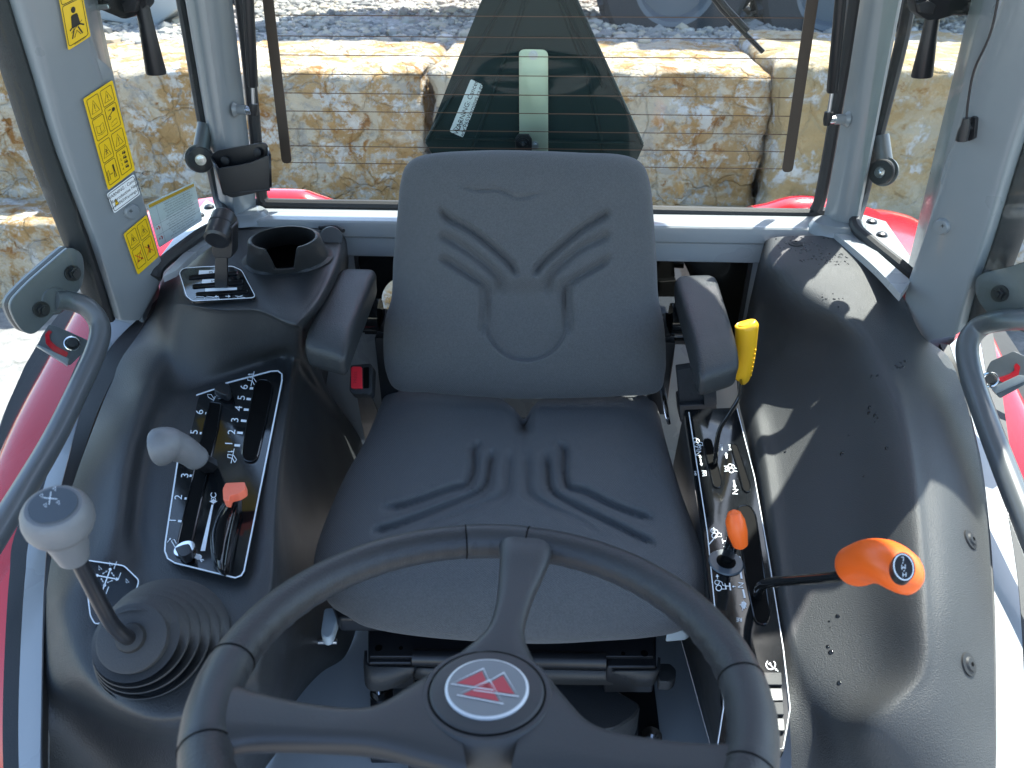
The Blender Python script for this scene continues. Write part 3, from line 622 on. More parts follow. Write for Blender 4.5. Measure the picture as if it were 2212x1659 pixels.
# storage pocket on left rear post
sp = thing('storage_pocket', 'open black plastic storage pocket screwed to the left rear post', 'pocket', ony(520, 370, 1.38))
Y = 1.375
slab('back_plate', [(455, 335), (470, 325), (570, 308), (578, 318), (580, 372), (470, 390)], PY(1.39), .006, M['black'], sp, r=6, bevel=.001)
slab('front_shell', [(470, 364), (500, 360), (540, 352), (583, 334), (585, 405), (575, 412), (500, 428), (482, 418)], PY(1.345), .004, M['black'], sp, r=8, bevel=.0015)
L0, L1, L2 = ony(470, 364, 1.345), ony(484, 420, 1.345), ony(470, 385, 1.39)
mb = MB(); mb.add([ony(470, 364, 1.345), ony(484, 420, 1.345), ony(478, 402, 1.39), ony(457, 340, 1.39)], [(0, 1, 2, 3)]); mb.add([ony(583, 334, 1.345), ony(585, 405, 1.345), ony(580, 385, 1.39), ony(578, 318, 1.39)], [(0, 1, 2, 3)])
mb.add([ony(484, 420, 1.345), ony(583, 410, 1.345), ony(580, 385, 1.39), ony(478, 402, 1.39)], [(0, 1, 2, 3)]); mb.build('sides', M['black'], sp, solid=.004)
for (u, v) in ((487, 347), (556, 330)):
    c = ony(u, v, 1.383); MB().tube([c, c+Vector((0, -.003, 0)), c+Vector((0, -.0045, 0))], [.008, .0075, .004], 16).build('screw', M['rubber'], sp)
# antenna lead clip on right pillar
wc = thing('wire_clip', 'thin black wire and plug clipped to the right middle pillar', 'wire', PBR.at(2083, 285))
wp = spline([PBR.at(2170, -90, .03), PBR.at(2143, 60, .03), PBR.at(2105, 150, .03), PBR.at(2092, 215, .028), PBR.at(2087, 265, .025)], 6)
MB().tube(wp, .0016, 8).build('wire', M['black'], wc)
MB().tube([PBR.at(2088, 255, .025), PBR.at(2086, 270, .025), PBR.at(2082, 283, .025), PBR.at(2077, 303, .025), PBR.at(2077, 305, .025)], [.0048, .006, .0075, .0078, .006], 16).build('plug', M['black'], wc)
slab('clip_base', [(2098, 252), (2108, 256), (2104, 300), (2092, 306), (2088, 300), (2092, 256)], PBR, .007, M['black'], wc, h=.013, r=3, bevel=.001)
MB().tube([PBR.at(2086, 272, .022), PBR.at(2098, 276, .012)], .004, 10).build('clip_arm', M['black'], wc)

# SMV sign outside
YS = 1.56
sv = thing('triangle_sign', 'dark green-black back of a slow vehicle triangle sign standing behind the glass', 'sign', (0, YS, ZS))
PS = PY(YS)
slab('panel', [(1076, -90), (1112, 0), (918, 308), (938, 342), (1372, 354), (1391, 314), (1240, 0), (1205, -90)][0:1]+[(918, 308), (940, 345), (1372, 356), (1391, 314), (1205, -70), (1150, -120)], PS, .006, M['sign'], sv, bevel=.0015)
for a, b_ in (((1163, -60), (1018, 330)), ((1196, -60), (1366, 340)), ((1130, -100), (925, 306)), ((1192, -100), (1386, 312))):
    pass
def rib(a, b_, w_=.004):
    MB().tube([PS.at(*a, .001), PS.at(*b_, .001)], w_, 8, sy=.8).build('rib', M['sign'], sv)
rib((1108, -30), (922, 304), .005); rib((1230, -30), (1387, 311), .005); rib((1150, -40), (1018, 332)); rib((1196, -40), (1306, 190)); rib((1306, 190), (1366, 335)) if 0 else None
rib((1196, -30), (1268, 155)); rib((1268, 155), (1304, 330)); rib((940, 297), (1370, 309)); rib((1008, 117), (1292, 123))
slab('strap', [(1121, 112), (1130, 106), (1176, 107), (1184, 115), (1184, 345), (1122, 345)], PS, .004, M['zinc'], sv, h=.010, r=7, bevel=.0008)
for (u, v) in ((1152, 119), (1154, 314)): hexbolt(PS.at(u, v, .010), (0, -1, 0), .006, M['steel'], sv)
slab('mount_plate', [(1113, 300), (1120, 290), (1142, 290), (1149, 300), (1149, 340), (1113, 340)], PS, .006, M['black'], sv, h=.022, bevel=.001)
hexbolt(PS.at(1130, 311, .022), (0, -1, 0), .009, M['black'], sv); hexbolt(PS.at(1130, 311, .030), (0, -1, 0), .0045, M['chrome'], sv, washer=False)
MB().prism([PS.at(1105, 330, -.006), PS.at(1175, 330, -.006), PS.at(1175, 460, -.006), PS.at(1105, 460, -.006)], (0, .02, 0)).build('post', M['black'], sv)
lb_ = slab('warning_label', [(1017, 171), (1044, 184), (1000, 297), (971, 284)], PS, .0015, M['whitelabel'], sv, h=.0025, r=4)
k = Ink(PS, .0032); X = (29, -75); Y_ = (-75, -29)
k.text('WARNING: Cancer', (1007, 232), X, Y_, 15).text('www.P65Warnings.ca.gov', (1018, 240), X, Y_, 13)
k.line([(979, 280), (1003, 285), (998, 262)], 2, True).line([(992, 281), (995, 272)], 2).build('lettering', M['ink'], lb_)
# rear wiper
wi = thing('rear_wiper', 'black rear wiper blade crossing the upper right of the rear glass', 'wiper', ony(1590, 50, 1.53))
MB().tube([ony(1490, -70, 1.525), ony(1560, 22, 1.525), ony(1648, 112, 1.525)], .0045, 8).build('blade', M['black'], wi)
MB().tube([ony(1515, -50, 1.515), ony(1570, 18, 1.515), ony(1615, 66, 1.515)], .0055, 8).build('arm', M['rubber'], wi)

# ================================================================== FENDERS
def fender(side):
    s = -1 if side == 'L' else 1
    f = thing('fender', ('left' if s < 0 else 'right')+' glossy red rear fender outside the cab door', 'fender', (s*.85, 1.1, .5))
    prof = [(1.95, .40), (1.85, .58), (1.66, .665), (1.45, .655), (1.3, .60), (1.15, .55), (1.0, .49), (.85, .40), (.70, .26), (.58, .06), (.5, -.2)]
    rows = []
    for y, z in prof:
        rows.append([Vector((s*.655, y, z-.02)), Vector((s*.69, y, z)), Vector((s*.76, y, z+.004)), Vector((s*.83, y, z-.004)), Vector((s*.865, y, z-.03)), Vector((s*.872, y-.0, z-.09))])
    vs, fs = loft(rows, 4, 4); mesh('skin', vs, fs, M['red'], f, solid=.003)
    # inner rear corner rising into view through the rear glass
    if s < 0: top = [(560, 412), (580, 409), (650, 411), (680, 420), (712, 431)]
    else: top = [(1625, 447), (1660, 440), (1700, 428), (1740, 424), (1790, 430)]
    R0 = [ony(u, v, 1.68) for u, v in top]; R1 = [p+Vector((0, -.035, -.010)) for p in R0]; R2 = [p+Vector((0, -.07, -.05)) for p in R0]; R3 = [p+Vector((0, .05, -.02)) for p in R0]
    vs, fs = loft([R3, R0, R1, R2], 4, 3); mesh('rear_corner', vs, fs, M['red'], f, solid=.003)
    if s > 0: q = [(1850, 448), (1875, 446), (1900, 458), (1922, 482), (1930, 500), (1890, 500)]
    else: q = [(395, 440), (440, 428), (470, 424), (485, 440), (440, 460), (380, 500)]
    slab('front_lip', q, PZ(.676), .02, M['red'], f, r=8, bevel=.004)
    # tyre below
    t = MB(); c = Vector((s*.80, 1.38, -.02)); n = 48; r = .60
    prof2 = [(-.12, .35), (-.13, .55), (-.09, r), (.09, r), (.13, .55), (.12, .35)]
    t.add([c+Vector((a, math.cos(2*math.pi*k/n)*q2, math.sin(2*math.pi*k/n)*q2)) for a, q2 in prof2 for k in range(n)], [(i*n+k, i*n+(k+1) % n, (i+1)*n+(k+1) % n, (i+1)*n+k) for i in range(5) for k in range(n)])
    t.build('tyre', M['tyre'], f)
fender('L'); fender('R')

# ================================================================== FLOOR AND SEAT PLATFORM
fl = tag(MB().box((0, .72, -.02), (1.16, 1.42, .04)).build('cab_floor', M['floor'], None), kind='structure')
ZP = .10
pf = [(700, 1330), (690, 1400), (660, 1460), (610, 1530), (570, 1575), (545, 1640), (520, 1740), (1600, 1740), (1548, 1655), (1505, 1500), (1470, 1372), (1440, 1300)]
tag(slab('seat_platform', pf, PZ(ZP), .10, M['floor'], None, r=20, bevel=.01), 'grey painted raised steel platform under the driver seat', 'platform')

# ================================================================== LEFT CONSOLE
lcn = thing('left_console', 'black moulded console left of the seat covering the wheel arch', 'console', (-.5, .9, .5))
R = lambda *a: [onz(*p) for p in a]
def rowL(*p): return [onz(u, v, z) for (u, v, z) in p]
rows = [
 rowL((395, 545, .66), (412, 538, .69), (470, 500, .703), (560, 484, .705), (650, 484, .705), (715, 486, .703), (742, 497, .69), (756, 520, .62), (775, 580, .30)),
 rowL((352, 590, .64), (385, 580, .68), (450, 560, .703), (540, 555, .705), (640, 555, .705), (710, 555, .703), (738, 560, .69), (752, 585, .60), (770, 660, .28)),
 rowL((345, 625, .62), (378, 618, .675), (400, 615, .70), (520, 610, .705), (620, 620, .705), (675, 640, .702), (700, 650, .685), (715, 680, .58), (740, 790, .25)),
 rowL((338, 655, .61), (372, 648, .67), (392, 652, .694), (480, 662, .70), (560, 664, .70), (625, 690, .696), (655, 702, .68), (676, 735, .56), (720, 850, .22)),
 rowL((325, 680, .605), (362, 672, .655), (385, 672, .68), (480, 682, .685), (560, 682, .685), (620, 706, .68), (655, 718, .66), (676, 760, .54), (720, 880, .20)),
 rowL((296, 726, .598), (350, 748, .618), (385, 775, .61), (470, 765, .615), (555, 752, .62), (615, 748, .625), (650, 760, .61), (672, 800, .50), (770, 930, .18)),
 rowL((262, 775, .592), (335, 800, .603), (385, 832, .578), (440, 824, .575), (545, 790, .575), (610, 772, .578), (640, 782, .575), (662, 825, .46), (790, 985, .16)),
 rowL((240, 825, .585), (318, 845, .600), (362, 862, .580), (410, 858, .573), (545, 835, .573), (615, 825, .578), (632, 838, .565), (650, 870, .45), (800, 1030, .15)),
 rowL((202, 923, .575), (285, 930, .594), (330, 935, .572), (380, 935, .571), (540, 925, .571), (602, 925, .578), (620, 935, .562), (640, 960, .44), (812, 1100, .13)),
 rowL((168, 1015, .565), (262, 1020, .588), (310, 1020, .566), (365, 1020, .567), (535, 1015, .569), (592, 1010, .576), (608, 1020, .558), (632, 1050, .43), (820, 1180, .12)),
 rowL((128, 1140, .55), (245, 1130, .580), (295, 1140, .558), (345, 1140, .561), (525, 1130, .565), (582, 1125, .572), (600, 1140, .552), (626, 1170, .42), (785, 1285, .11)),
 rowL((110, 1210, .54), (215, 1210, .570), (300, 1215, .553), (360, 1225, .557), (515, 1240, .561), (578, 1220, .568), (596, 1240, .548), (622, 1270, .41), (772, 1350, .105)),
 rowL((98, 1300, .525), (150, 1290, .558), (250, 1290, .555), (350, 1290, .556), (450, 1290, .558), (560, 1290, .562), (590, 1310, .540), (620, 1350, .40), (745, 1418, .10)),
 rowL((94, 1360, .515), (145, 1370, .552), (215, 1400, .555), (330, 1420, .556), (440, 1400, .556), (550, 1370, .555), (585, 1385, .530), (615, 1420, .39), (695, 1452, .10)),
 rowL((93, 1430, .505), (165, 1450, .545), (230, 1490, .550), (330, 1525, .552), (430, 1510, .550), (535, 1455, .545), (575, 1460, .51), (608, 1490, .36), (650, 1500, .10)),
 rowL((92, 1480, .495), (170, 1490, .520), (245, 1535, .530), (335, 1568, .532), (425, 1555, .530), (530, 1500, .52), (565, 1510, .48), (592, 1535, .33), (612, 1560, .10)),
 rowL((92, 1530, .48), (165, 1540, .47), (245, 1570, .46), (335, 1600, .45), (425, 1600, .45), (520, 1560, .44), (550, 1570, .40), (575, 1600, .28), (600, 1620, .10)),
 rowL((92, 1640, .45), (160, 1650, .42), (245, 1680, .38), (335, 1720, .35), (425, 1720, .33), (500, 1700, .32), (525, 1700, .28), (545, 1700, .2), (560, 1690, .10)),
 rowL((95, 1900, .40), (150, 1900, .36), (245, 1900, .30), (335, 1900, .25), (425, 1900, .22), (480, 1900, .2), (500, 1900, .15), (510, 1900, .1), (520, 1900, .05)),
]
vs, fs = loft(rows, 5, 5); mesh('moulding', vs, fs, M['plastic'], lcn, angle=70)
# seam of inner side
# boot collar shadow ring
ZB = .560
# control panel label
PC = P3(onz(560, 830, .5785), onz(400, 1230, .566), onz(590, 1000, .578))
outl = [(607, 800), (612, 816), (530, 1236), (515, 1247), (505, 1247), (372, 1215), (356, 1196), (357, 1172), (402, 882), (418, 858), (440, 845), (590, 801)]
def panel_points(q, r=3): return rounded(q, r, 3)
cp = slab('control_label', outl, PC, .003, M['gloss'], lcn, h=.003, r=5)
k = Ink(PC, .0036)
k.line([(487, 828), (585, 802), (600, 801), (609, 808), (609, 822), (527, 1233), (521, 1243), (508, 1248), (378, 1216), (362, 1206), (356, 1190), (357, 1172), (400, 890), (407, 868), (420, 855), (465, 840)], 3.2)
for c, (tu, tv), (bu, bv) in (('6', (432, 890), (450, 893)), ('5', (420, 933), (438, 936)), ('3', (400, 1027), (416, 1028)), ('2', (386, 1074), (405, 1077)), ('1', (373, 1124), (391, 1126)),
                              ('6', (528, 836), (546, 839)), ('5', (522, 859), (539, 862)), ('4', (516, 882), (533, 885)), ('3', (508, 907), (527, 909)), ('2', (501, 933), (519, 935)), ('1', (495, 958), (513, 962))):
    k.text(c, (tu, tv), (.13, -1), (-1, -.05), 23); k.poly([(bu-6, bv-3), (bu+6, bv-2), (bu+5, bv+3), (bu-7, bv+2)])
# implement pictograms
def tool(u, v, d):
    k.line([(u-9, v-4), (u-9, v+3), (u+1, v+5), (u+6, v+14)], 1.8).line([(u-9, v-4), (u+4, v-1), (u+10, v+8), (u+6, v+14)], 1.6).line([(u-2, v+16), (u+5, v-16)], 1.6)
    k.arrow((u-9, v-9) if d else (u+3, v-10), (u+3, v-10) if d else (u-9, v-9), 1.6, 4)
tool(544, 818, 0); tool(501, 985, 1)
k.line([(448, 852), (456, 852), (463, 862), (460, 864), (450, 858)], 1.4, True); k.line([(461, 866), (465, 856)], 1.4)
k.line([(370, 1168), (376, 1165), (384, 1180), (379, 1183)], 1.6, True); k.line([(386, 1182), (391, 1168)], 1.4); k.arrow((361, 1172), (369, 1162), 1.2, 4)
k.poly([(457, 1090), (461, 1090), (443, 1190), (433, 1190)]); k.disc((461, 1083), 6, 4); k.line([(453, 1083), (469, 1083)], 1.5).line([(461, 1077), (461, 1089)], 1.5); k.disc((429, 1203), 7, 6); k.line([(420, 1204), (440, 1210)], 2.5).line([(424, 1196), (436, 1214)], 2.5)
k.ring((461, 1069), 5.5, 1.6, -60, 240); k.line([(458, 1075), (456, 1079)], 1.5).line([(464, 1075), (466, 1079)], 1.5)
k.build('markings', M['white'], cp)
def slotmesh(poly, pl, parent, h=.0045, rim=.0012, name='slot', r=10):
    q = rounded(poly, r, 5); pts = [pl.at(p[0], p[1], h) for p in q]
    n = len(pts); c = sum(pts, Vector())/n
    o = mesh(name, pts+[p+(c-p)*.02-pl.n*.0001 for p in pts], [tuple(range(n))], M['slot'], parent, smooth=False)
    MB().tube(pts+[pts[0]], rim, 6, caps=False).build('slot_rim', M['gloss'], o); return o
slotmesh([(553, 818), (592, 824), (575, 905), (553, 1000), (521, 993), (535, 905)], PC, cp, r=22)
slotmesh([(453, 868), (478, 872), (470, 925), (408, 1196), (380, 1190), (440, 925)], PC, cp, r=4)
# raised dome with curved slot for the small coral lever
dm = MB(); cpt = []
A = [(485, 1080), (468, 1110), (456, 1150), (455, 1190), (460, 1222)]; B = [(522, 1080), (515, 1120), (505, 1165), (498, 1200), (492, 1234)]
for a, b_ in zip(A, B): cpt.append([PC.at(*a, .003), PC.at(a[0]*.75+b_[0]*.25, a[1]*.75+b_[1]*.25, .013), PC.at((a[0]+b_[0])/2, (a[1]+b_[1])/2, .016), PC.at(a[0]*.25+b_[0]*.75, a[1]*.25+b_[1]*.75, .013), PC.at(*b_, .003)])
cpt = [[p-PC.n*.0+(-PC.n*.011 if i in (1, 2, 3) else Vector()) for i, p in enumerate(cpt[0])]]+cpt+[[p+(-PC.n*.011 if i in (1, 2, 3) else Vector()) for i, p in enumerate(cpt[-1])]]
vs, fs = loft(cpt, 3, 4); dome = mesh('lever_gate', vs, fs, M['gloss'], cp)
mb = MB(); mb.tube([PC.at(u, v, .0165) for u, v in ((497, 1095), (484, 1120), (477, 1150), (474, 1180), (473, 1208))], [(.002, .0015), (.0045, .0015), (.005, .0015), (.0045, .0015), (.002, .0015)], 10, upv=PC.n); mb.build('gate_slot', M['slot'], dome)
mb = MB(); mb.tube([PC.at(u, v, .0145) for u, v in ((512, 1092), (503, 1130), (496, 1165), (490, 1200), (487, 1222))], .0012, 8, upv=PC.n); mb.build('gate_rib', M['gloss'], dome)
# end stop knobs
for (u, v, rot) in ((482, 848, 0), (400, 1188, 2.6)):
    st = thing('stop_knob', 'black pointed stop knob at the '+('upper' if v < 1000 else 'lower')+' end of the left console lever slot', 'knob', PC.at(u, v))
    c = PC.at(u, v, .004); MB().tube([c, c+PC.n*.003], .0125, 24).build('washer', M['chrome'], st)
    q = [(u-22, v-8), (u-8, v-22), (u+12, v-20), (u+17, v-4), (u+8, v+6), (u-6, v+2)] if rot == 0 else [(u-24, v-4), (u-4, v-12), (u+10, v-14), (u+12, v+6), (u+2, v+12), (u-8, v+14)]
    slab('knob_body', q, PC, .012, M['black'], st, h=.018, r=6, bevel=.002)
# coral lever
cl = thing('small_lever', 'small coral orange lever tab on the left console panel', 'lever', PC.at(500, 1080))
MB().prism([PC.at(u, v, .034) for u, v in rounded([(481, 1056), (487, 1043), (529, 1041), (530, 1056), (515, 1066), (497, 1070), (494, 1082), (482, 1080)], 4)], -PC.n*.012).build('tab', M['coral'], cl, bevel=.002, angle=30)
MB().tube([PC.at(497, 1098, .008), PC.at(492, 1078, .026)], .004, 8).build('stem', M['gloss'], cl)
# grey position lever
gl = thing('position_lever', 'grey thumb-shaped lever knob pointing left over the numbered slot', 'lever', PC.at(440, 990))
kp = [onz(u, v, z) for u, v, z in ((330, 968, .655), (342, 966, .655), (368, 962, .65), (395, 970, .638), (418, 985, .622), (430, 996, .61))]
MB().tube(spline(kp, 5), [ (a, b_) for a, b_ in [(.006, .006), (.017, .018), (.021, .022), (.0225, .024), (.0230, .0245), (.0232, .0248), (.0235, .025), (.0235, .025), (.023, .0245), (.0225, .024), (.022, .023), (.021, .0215), (.02, .020), (.0195, .0195), (.019, .019), (.0185, .0185), (.018, .018), (.0175, .0175), (.017, .017), (.0165, .0165), (.0165, .0165), (.0165, .0165), (.0165, .0165), (.016, .016), (.015, .015), (.012, .012)]], 24).build('grip', M['knob'], gl)
MB().tube([onz(425, 990, .615), onz(448, 1003, .592), onz(452, 1008, .565)], [.011, .012, .010], 8, sx=1.2).build('stem', M['black'], gl)
# joystick pictogram label
PJ = PZ(.5645)
jl = slab('joystick_label', [(176, 1206), (262, 1220), (300, 1252), (290, 1275), (220, 1352), (198, 1342)], P3(onz(176, 1206, .570), onz(300, 1252, .562), onz(198, 1342, .562)), .003, M['gloss'], lcn, h=.006, r=7)
PJ = P3(onz(176, 1206, .570), onz(300, 1252, .562), onz(198, 1342, .562))
k = Ink(PJ, .0066)
k.line(rounded([(180, 1209), (250, 1219), (268, 1222), (300, 1253), (296, 1270), (228, 1344), (205, 1348), (195, 1330)], 6, 3), 2.6, True)
k.line([(210, 1243), (252, 1251)], 2.6).line([(238, 1230), (222, 1274)], 2.6)
for c in ((210, 1243), (252, 1251), (238, 1230), (226, 1264)): k.disc(c, 3.2)
for a, b_ in (((221, 1240), (232, 1233)), ((240, 1236), (247, 1245)), ((218, 1248), (223, 1258)), ((231, 1259), (244, 1253))): k.arrow(a, b_, 1.2, 3.5); k.arrow(b_, a, 1.2, 3.5)
for (u, v) in ((239, 1217), (216, 1226), (275, 1254)): k.line([(u-3, v-4), (u+4, v+4), (u-2, v+5)], 1.2, True)
for (u, v) in ((249, 1222), (258, 1246), (232, 1276)): k.line([(u+3, v-9), (u-3, v+7)], 1.6)
k.build('markings', M['white'], jl)
# joystick
js = thing('joystick', 'grey-topped loader joystick on a ribbed rubber boot at the lower left', 'joystick', onz(350, 1390, ZB))
bc, tc_ = onz(352, 1388, .556), onz(283, 1378, .632)
ax = (tc_-bc); path = []; rad = []
NB = 5
for i in range(NB*8+1):
    t = i/(NB*8); path.append(bc+ax*t*.86+Vector((0, 0, .002*math.sin(t*NB*2*math.pi)))); r_ = lin(.066, .037, t); rad.append(r_+.0050*math.sin(t*NB*2*math.pi+1.2))
path += [bc+ax*.88, bc+ax*.99, bc+ax, bc+ax*1.001]; rad += [.033, .033, .031, .012]
MB().tube(path, rad, 48, upv=(0, 1, 0)).build('boot', M['boot'], js, angle=60)
d = ax.normalized(); MB().tube([tc_, tc_+d*.006, tc_+d*.008], [.0145, .013, .009], 24).build('boot_collar', M['rubber'], js)
kt = onz(115, 1093, .835)
rp = spline([tc_-d*.01, tc_+d*.012, onz(246, 1352, .665), onz(226, 1320, .69), onz(196, 1262, .728), onz(160, 1190, .775)], 6)
MB().tube(rp, .0068, 20).build('rod', M['black'], js)
kb = onz(160, 1205, .765); axk = (kt-kb).normalized(); Lk = (kt-kb).length
MB().tube([kb, kb+axk*Lk*.02, kb+axk*Lk*.25, kb+axk*Lk*.5, kb+axk*Lk*.56], [.009, .0125, .0150, .0180, .0182], 32).build('knob_base', M['knob'], js)
MB().tube([kb+axk*Lk*t for t in (.56, .57, .62, .70, .80, .90, .97, 1.0, 1.005)], [.0188, .0210, .0242, .0262, .0266, .0254, .0228, .0204, .017], 40).build('knob_head', M['knob'], js)
MB().tube([kb+axk*Lk*1.0, kb+axk*Lk*1.02], [.0178, .0174], 36).build('knob_cap', M['knobcap'], js)
PK = Plane(kb+axk*Lk*1.02, axk); k = Ink(PK, .0005); u0, v0 = 108, 1075
k.line([(u0-14, v0), (u0+16, v0+3)], 1.8).line([(u0+2, v0-13), (u0-2, v0+15)], 1.8)
for (a, b_) in ((-22, -5), (14, 10), (6, -20), (-14, 16)): k.line([(u0+a, v0+b_), (u0+a+6, v0+b_+5), (u0+a+6, v0+b_-4)], 1.4, True)
k.build('markings', M['white'], js)
# gear shift on the rear shelf
PSh = PZ(.7065)
sl_ = slab('shift_label', [(385, 585), (395, 578), (435, 574), (505, 573), (524, 582), (553, 640), (548, 645), (415, 652), (400, 640)], PSh, .003, M['gloss'], lcn, h=.003, r=6)
k = Ink(PSh, .0036); k.line(rounded([(387, 588), (397, 579), (437, 576), (503, 575), (522, 584), (551, 639), (546, 643), (416, 650), (403, 640)], 5, 3), 1.8, True)
k.poly([(430, 584), (463, 583), (463, 591), (429, 593)]); k.poly([(437, 604), (463, 603), (463, 611), (436, 612)]); k.poly([(443, 623), (512, 621), (512, 629), (443, 631)])
k.arrow((472, 640), (463, 641), 1.4, 5); k.arrow((487, 640), (498, 640), 1.4, 5); k.line([(420, 645), (422, 641), (440, 641), (442, 645)], 1).line([(446, 640), (462, 642)], 1).line([(508, 639), (530, 643)], 1).line([(512, 642), (524, 638)], 1)
k.build('markings', M['white'], sl_)
k = Ink(PSh, .0042); k.text('3', (455, 588), (.02, 1) if 0 else (-.1, -1), (1, 0), 11).text('2', (460, 607), (-.1, -1), (1, 0), 11).build('numerals', M['ink'], sl_)
for a, b_ in (((408, 599), (513, 589)), ((416, 623 - 5), (525, 609)), ((424, 640 - 5), (535, 629))):
    q = [(a[0], a[1]-3), (b_[0], b_[1]-3), (b_[0], b_[1]+3.5), (a[0], a[1]+3.5)]; slotmesh(q, PSh, sl_, h=.0043, rim=.0009, r=4)
gs = thing('gear_lever', 'black T-shaped gear lever standing in the slotted shift plate', 'gear lever', onz(478, 630, .70))
yk = onz(478, 634, .70).y
def ok(u, v): return ony(u, v, yk)
MB().prism([ok(464, 640), ok(464, 545), ok(490, 545), ok(491, 640)], (0, .006, 0)).build('bar', M['black'], gs, bevel=.0008)
slab('grip_shaft', [(455, 490), (503, 490), (502, 548), (499, 558), (462, 558), (458, 548)], PY(yk-.012), .026, M['black'], gs, r=5, bevel=.003)
c = ok(480, 497)+Vector((0, -.012, 0)); MB().tube([c+Vector((0, -.016, -.006)), c+Vector((0, -.014, -.005)), c+Vector((0, .030, .014)), c+Vector((0, .034, .015))], [.016, .0195, .0195, .016], 32).build('grip_head', M['black'], gs, angle=30)
c2 = c+Vector((0, .012, .0065)); MB().tube([c2, c2+Vector((0, .002, .001))], .0200, 32).build('grip_groove', M['rubber'], gs)
# cup holder
ch = thing('cup_holder', 'black round cup holder with a front slot on the rear left shelf', 'cup holder', onz(622, 560, .70))
tcn = onz(613, 513, .775); bcn = onz(622, 556, .706); n = 96; rt, rb = .0575, .073
def cupz(th):  # rim height by angle (slot faces the seat/front)
    dth = abs((th-math.radians(-78)+math.pi) % (2*math.pi)-math.pi); return 0 if dth < .27 else min(1, (dth-.27)/.22)
vs = []; lev = [0, .06, .25, .6, .93, 1.0]
for L_ in lev:
    for i in range(n):
        th = 2*math.pi*i/n; hgt = L_*(.18+.82*(cupz(th)**.7)); c = lin(bcn, tcn, hgt); r_ = lin(rb, rt, min(1, (hgt*1.0)**.75)) + (.006 if L_ == 0 else 0); r_ -= .003 if L_ == 1.0 else 0
        vs.append(c+Vector((math.cos(th)*r_, math.sin(th)*r_, 0)))
for L_ in (1.0, .9, .02):
    for i in range(n):
        th = 2*math.pi*i/n; hgt = L_*(.18+.82*(cupz(th)**.7)); c = lin(bcn, tcn, hgt); r_ = lin(rb, rt, min(1, hgt**.75)) - (.0065 if L_ == 1 else .009 if L_ > .5 else .018)
        vs.append(c+Vector((math.cos(th)*r_, math.sin(th)*r_, 0)))
R_ = len(lev)+3; fs = [(i*n+j, i*n+(j+1) % n, (i+1)*n+(j+1) % n, (i+1)*n+j) for i in range(R_-1) for j in range(n)]
mesh('cup', vs, fs, M['plastic'], ch, angle=60)
c = bcn+Vector((0, 0, .004)); MB().tube([c, c+Vector((0, 0, .001))], .062, 40).build('cup_floor', M['slot'], ch)
tag(MB().tube([onz(716, 514, .706), onz(716, 514, .709), onz(716, 514, .7105)], [.0215, .0215, .020], 32).build('blanking_cap', M['plastic'], lcn), None)
path_tube('cable', [onz(690, 492, .71), onz(725, 490, .715), onz(742, 499, .712)], .004, M['rubber'], lcn)

# ================================================================== RIGHT CONSOLE COVER
rcn = thing('right_fender_cover', 'black textured moulded cover over the right wheel arch', 'console', (.55, .9, .5))
rows = [
 rowL((1590, 700, .36), (1640, 545, .60), (1652, 522, .69), (1680, 512, .712), (1755, 509, .715), (1835, 514, .713), (1850, 525, .714), (1862, 538, .712)),
 rowL((1590, 770, .36), (1622, 640, .56), (1645, 580, .67), (1680, 566, .703), (1760, 566, .708), (1835, 566, .708), (1880, 575, .708), (1905, 588, .706)),
 rowL((1592, 820, .38), (1612, 710, .53), (1645, 640, .62), (1690, 605, .685), (1765, 605, .695), (1860, 612, .697), (1915, 622, .695), (1950, 640, .690)),
 rowL((1594, 850, .40), (1610, 770, .51), (1650, 700, .57), (1722, 680, .640), (1800, 668, .684), (1880, 680, .680), (1940, 690, .672), (1990, 722, .65)),
 rowL((1598, 880, .44), (1616, 850, .49), (1660, 810, .53), (1765, 755, .600), (1868, 745, .655), (1920, 755, .654), (1985, 770, .645), (2048, 770, .615)),
 rowL((1608, 920, .475), (1632, 905, .505), (1675, 890, .515), (1805, 845, .582), (1915, 845, .640), (1965, 850, .640), (2020, 855, .630), (2082, 850, .600)),
 rowL((1624, 1000, .475), (1650, 985, .505), (1690, 985, .510), (1828, 960, .568), (1945, 955, .626), (1985, 955, .626), (2040, 955, .616), (2106, 950, .585)),
 rowL((1642, 1100, .472), (1665, 1090, .498), (1704, 1095, .503), (1842, 1080, .556), (1960, 1075, .615), (2000, 1075, .616), (2055, 1075, .606), (2128, 1082, .566)),
 rowL((1660, 1210, .468), (1682, 1200, .490), (1716, 1210, .495), (1856, 1200, .545), (1970, 1195, .603), (2010, 1195, .604), (2062, 1195, .594), (2139, 1205, .550)),
 rowL((1678, 1330, .463), (1700, 1320, .480), (1732, 1330, .486), (1872, 1330, .530), (1978, 1325, .586), (2018, 1325, .588), (2068, 1325, .578), (2146, 1335, .536)),
 rowL((1698, 1460, .455), (1722, 1450, .465), (1754, 1460, .475), (1880, 1460, .512), (1975, 1455, .558), (2015, 1455, .560), (2065, 1455, .552), (2148, 1460, .520)),
 rowL((1706, 1560, .44), (1735, 1560, .44), (1770, 1560, .45), (1828, 1560, .49), (1880, 1560, .525), (1950, 1560, .535), (2055, 1560, .530), (2149, 1560, .500)),
 rowL((1710, 1680, .40), (1745, 1680, .40), (1785, 1690, .41), (1840, 1700, .43), (1895, 1700, .46), (1960, 1700, .48), (2055, 1700, .49), (2148, 1700, .480)),
 rowL((1710, 1950, .30), (1745, 1950, .30), (1785, 1950, .30), (1840, 1950, .32), (1895, 1950, .35), (1960, 1950, .38), (2055, 1950, .40), (2138, 1950, .43)),
]
from mathutils.bvhtree import BVHTree
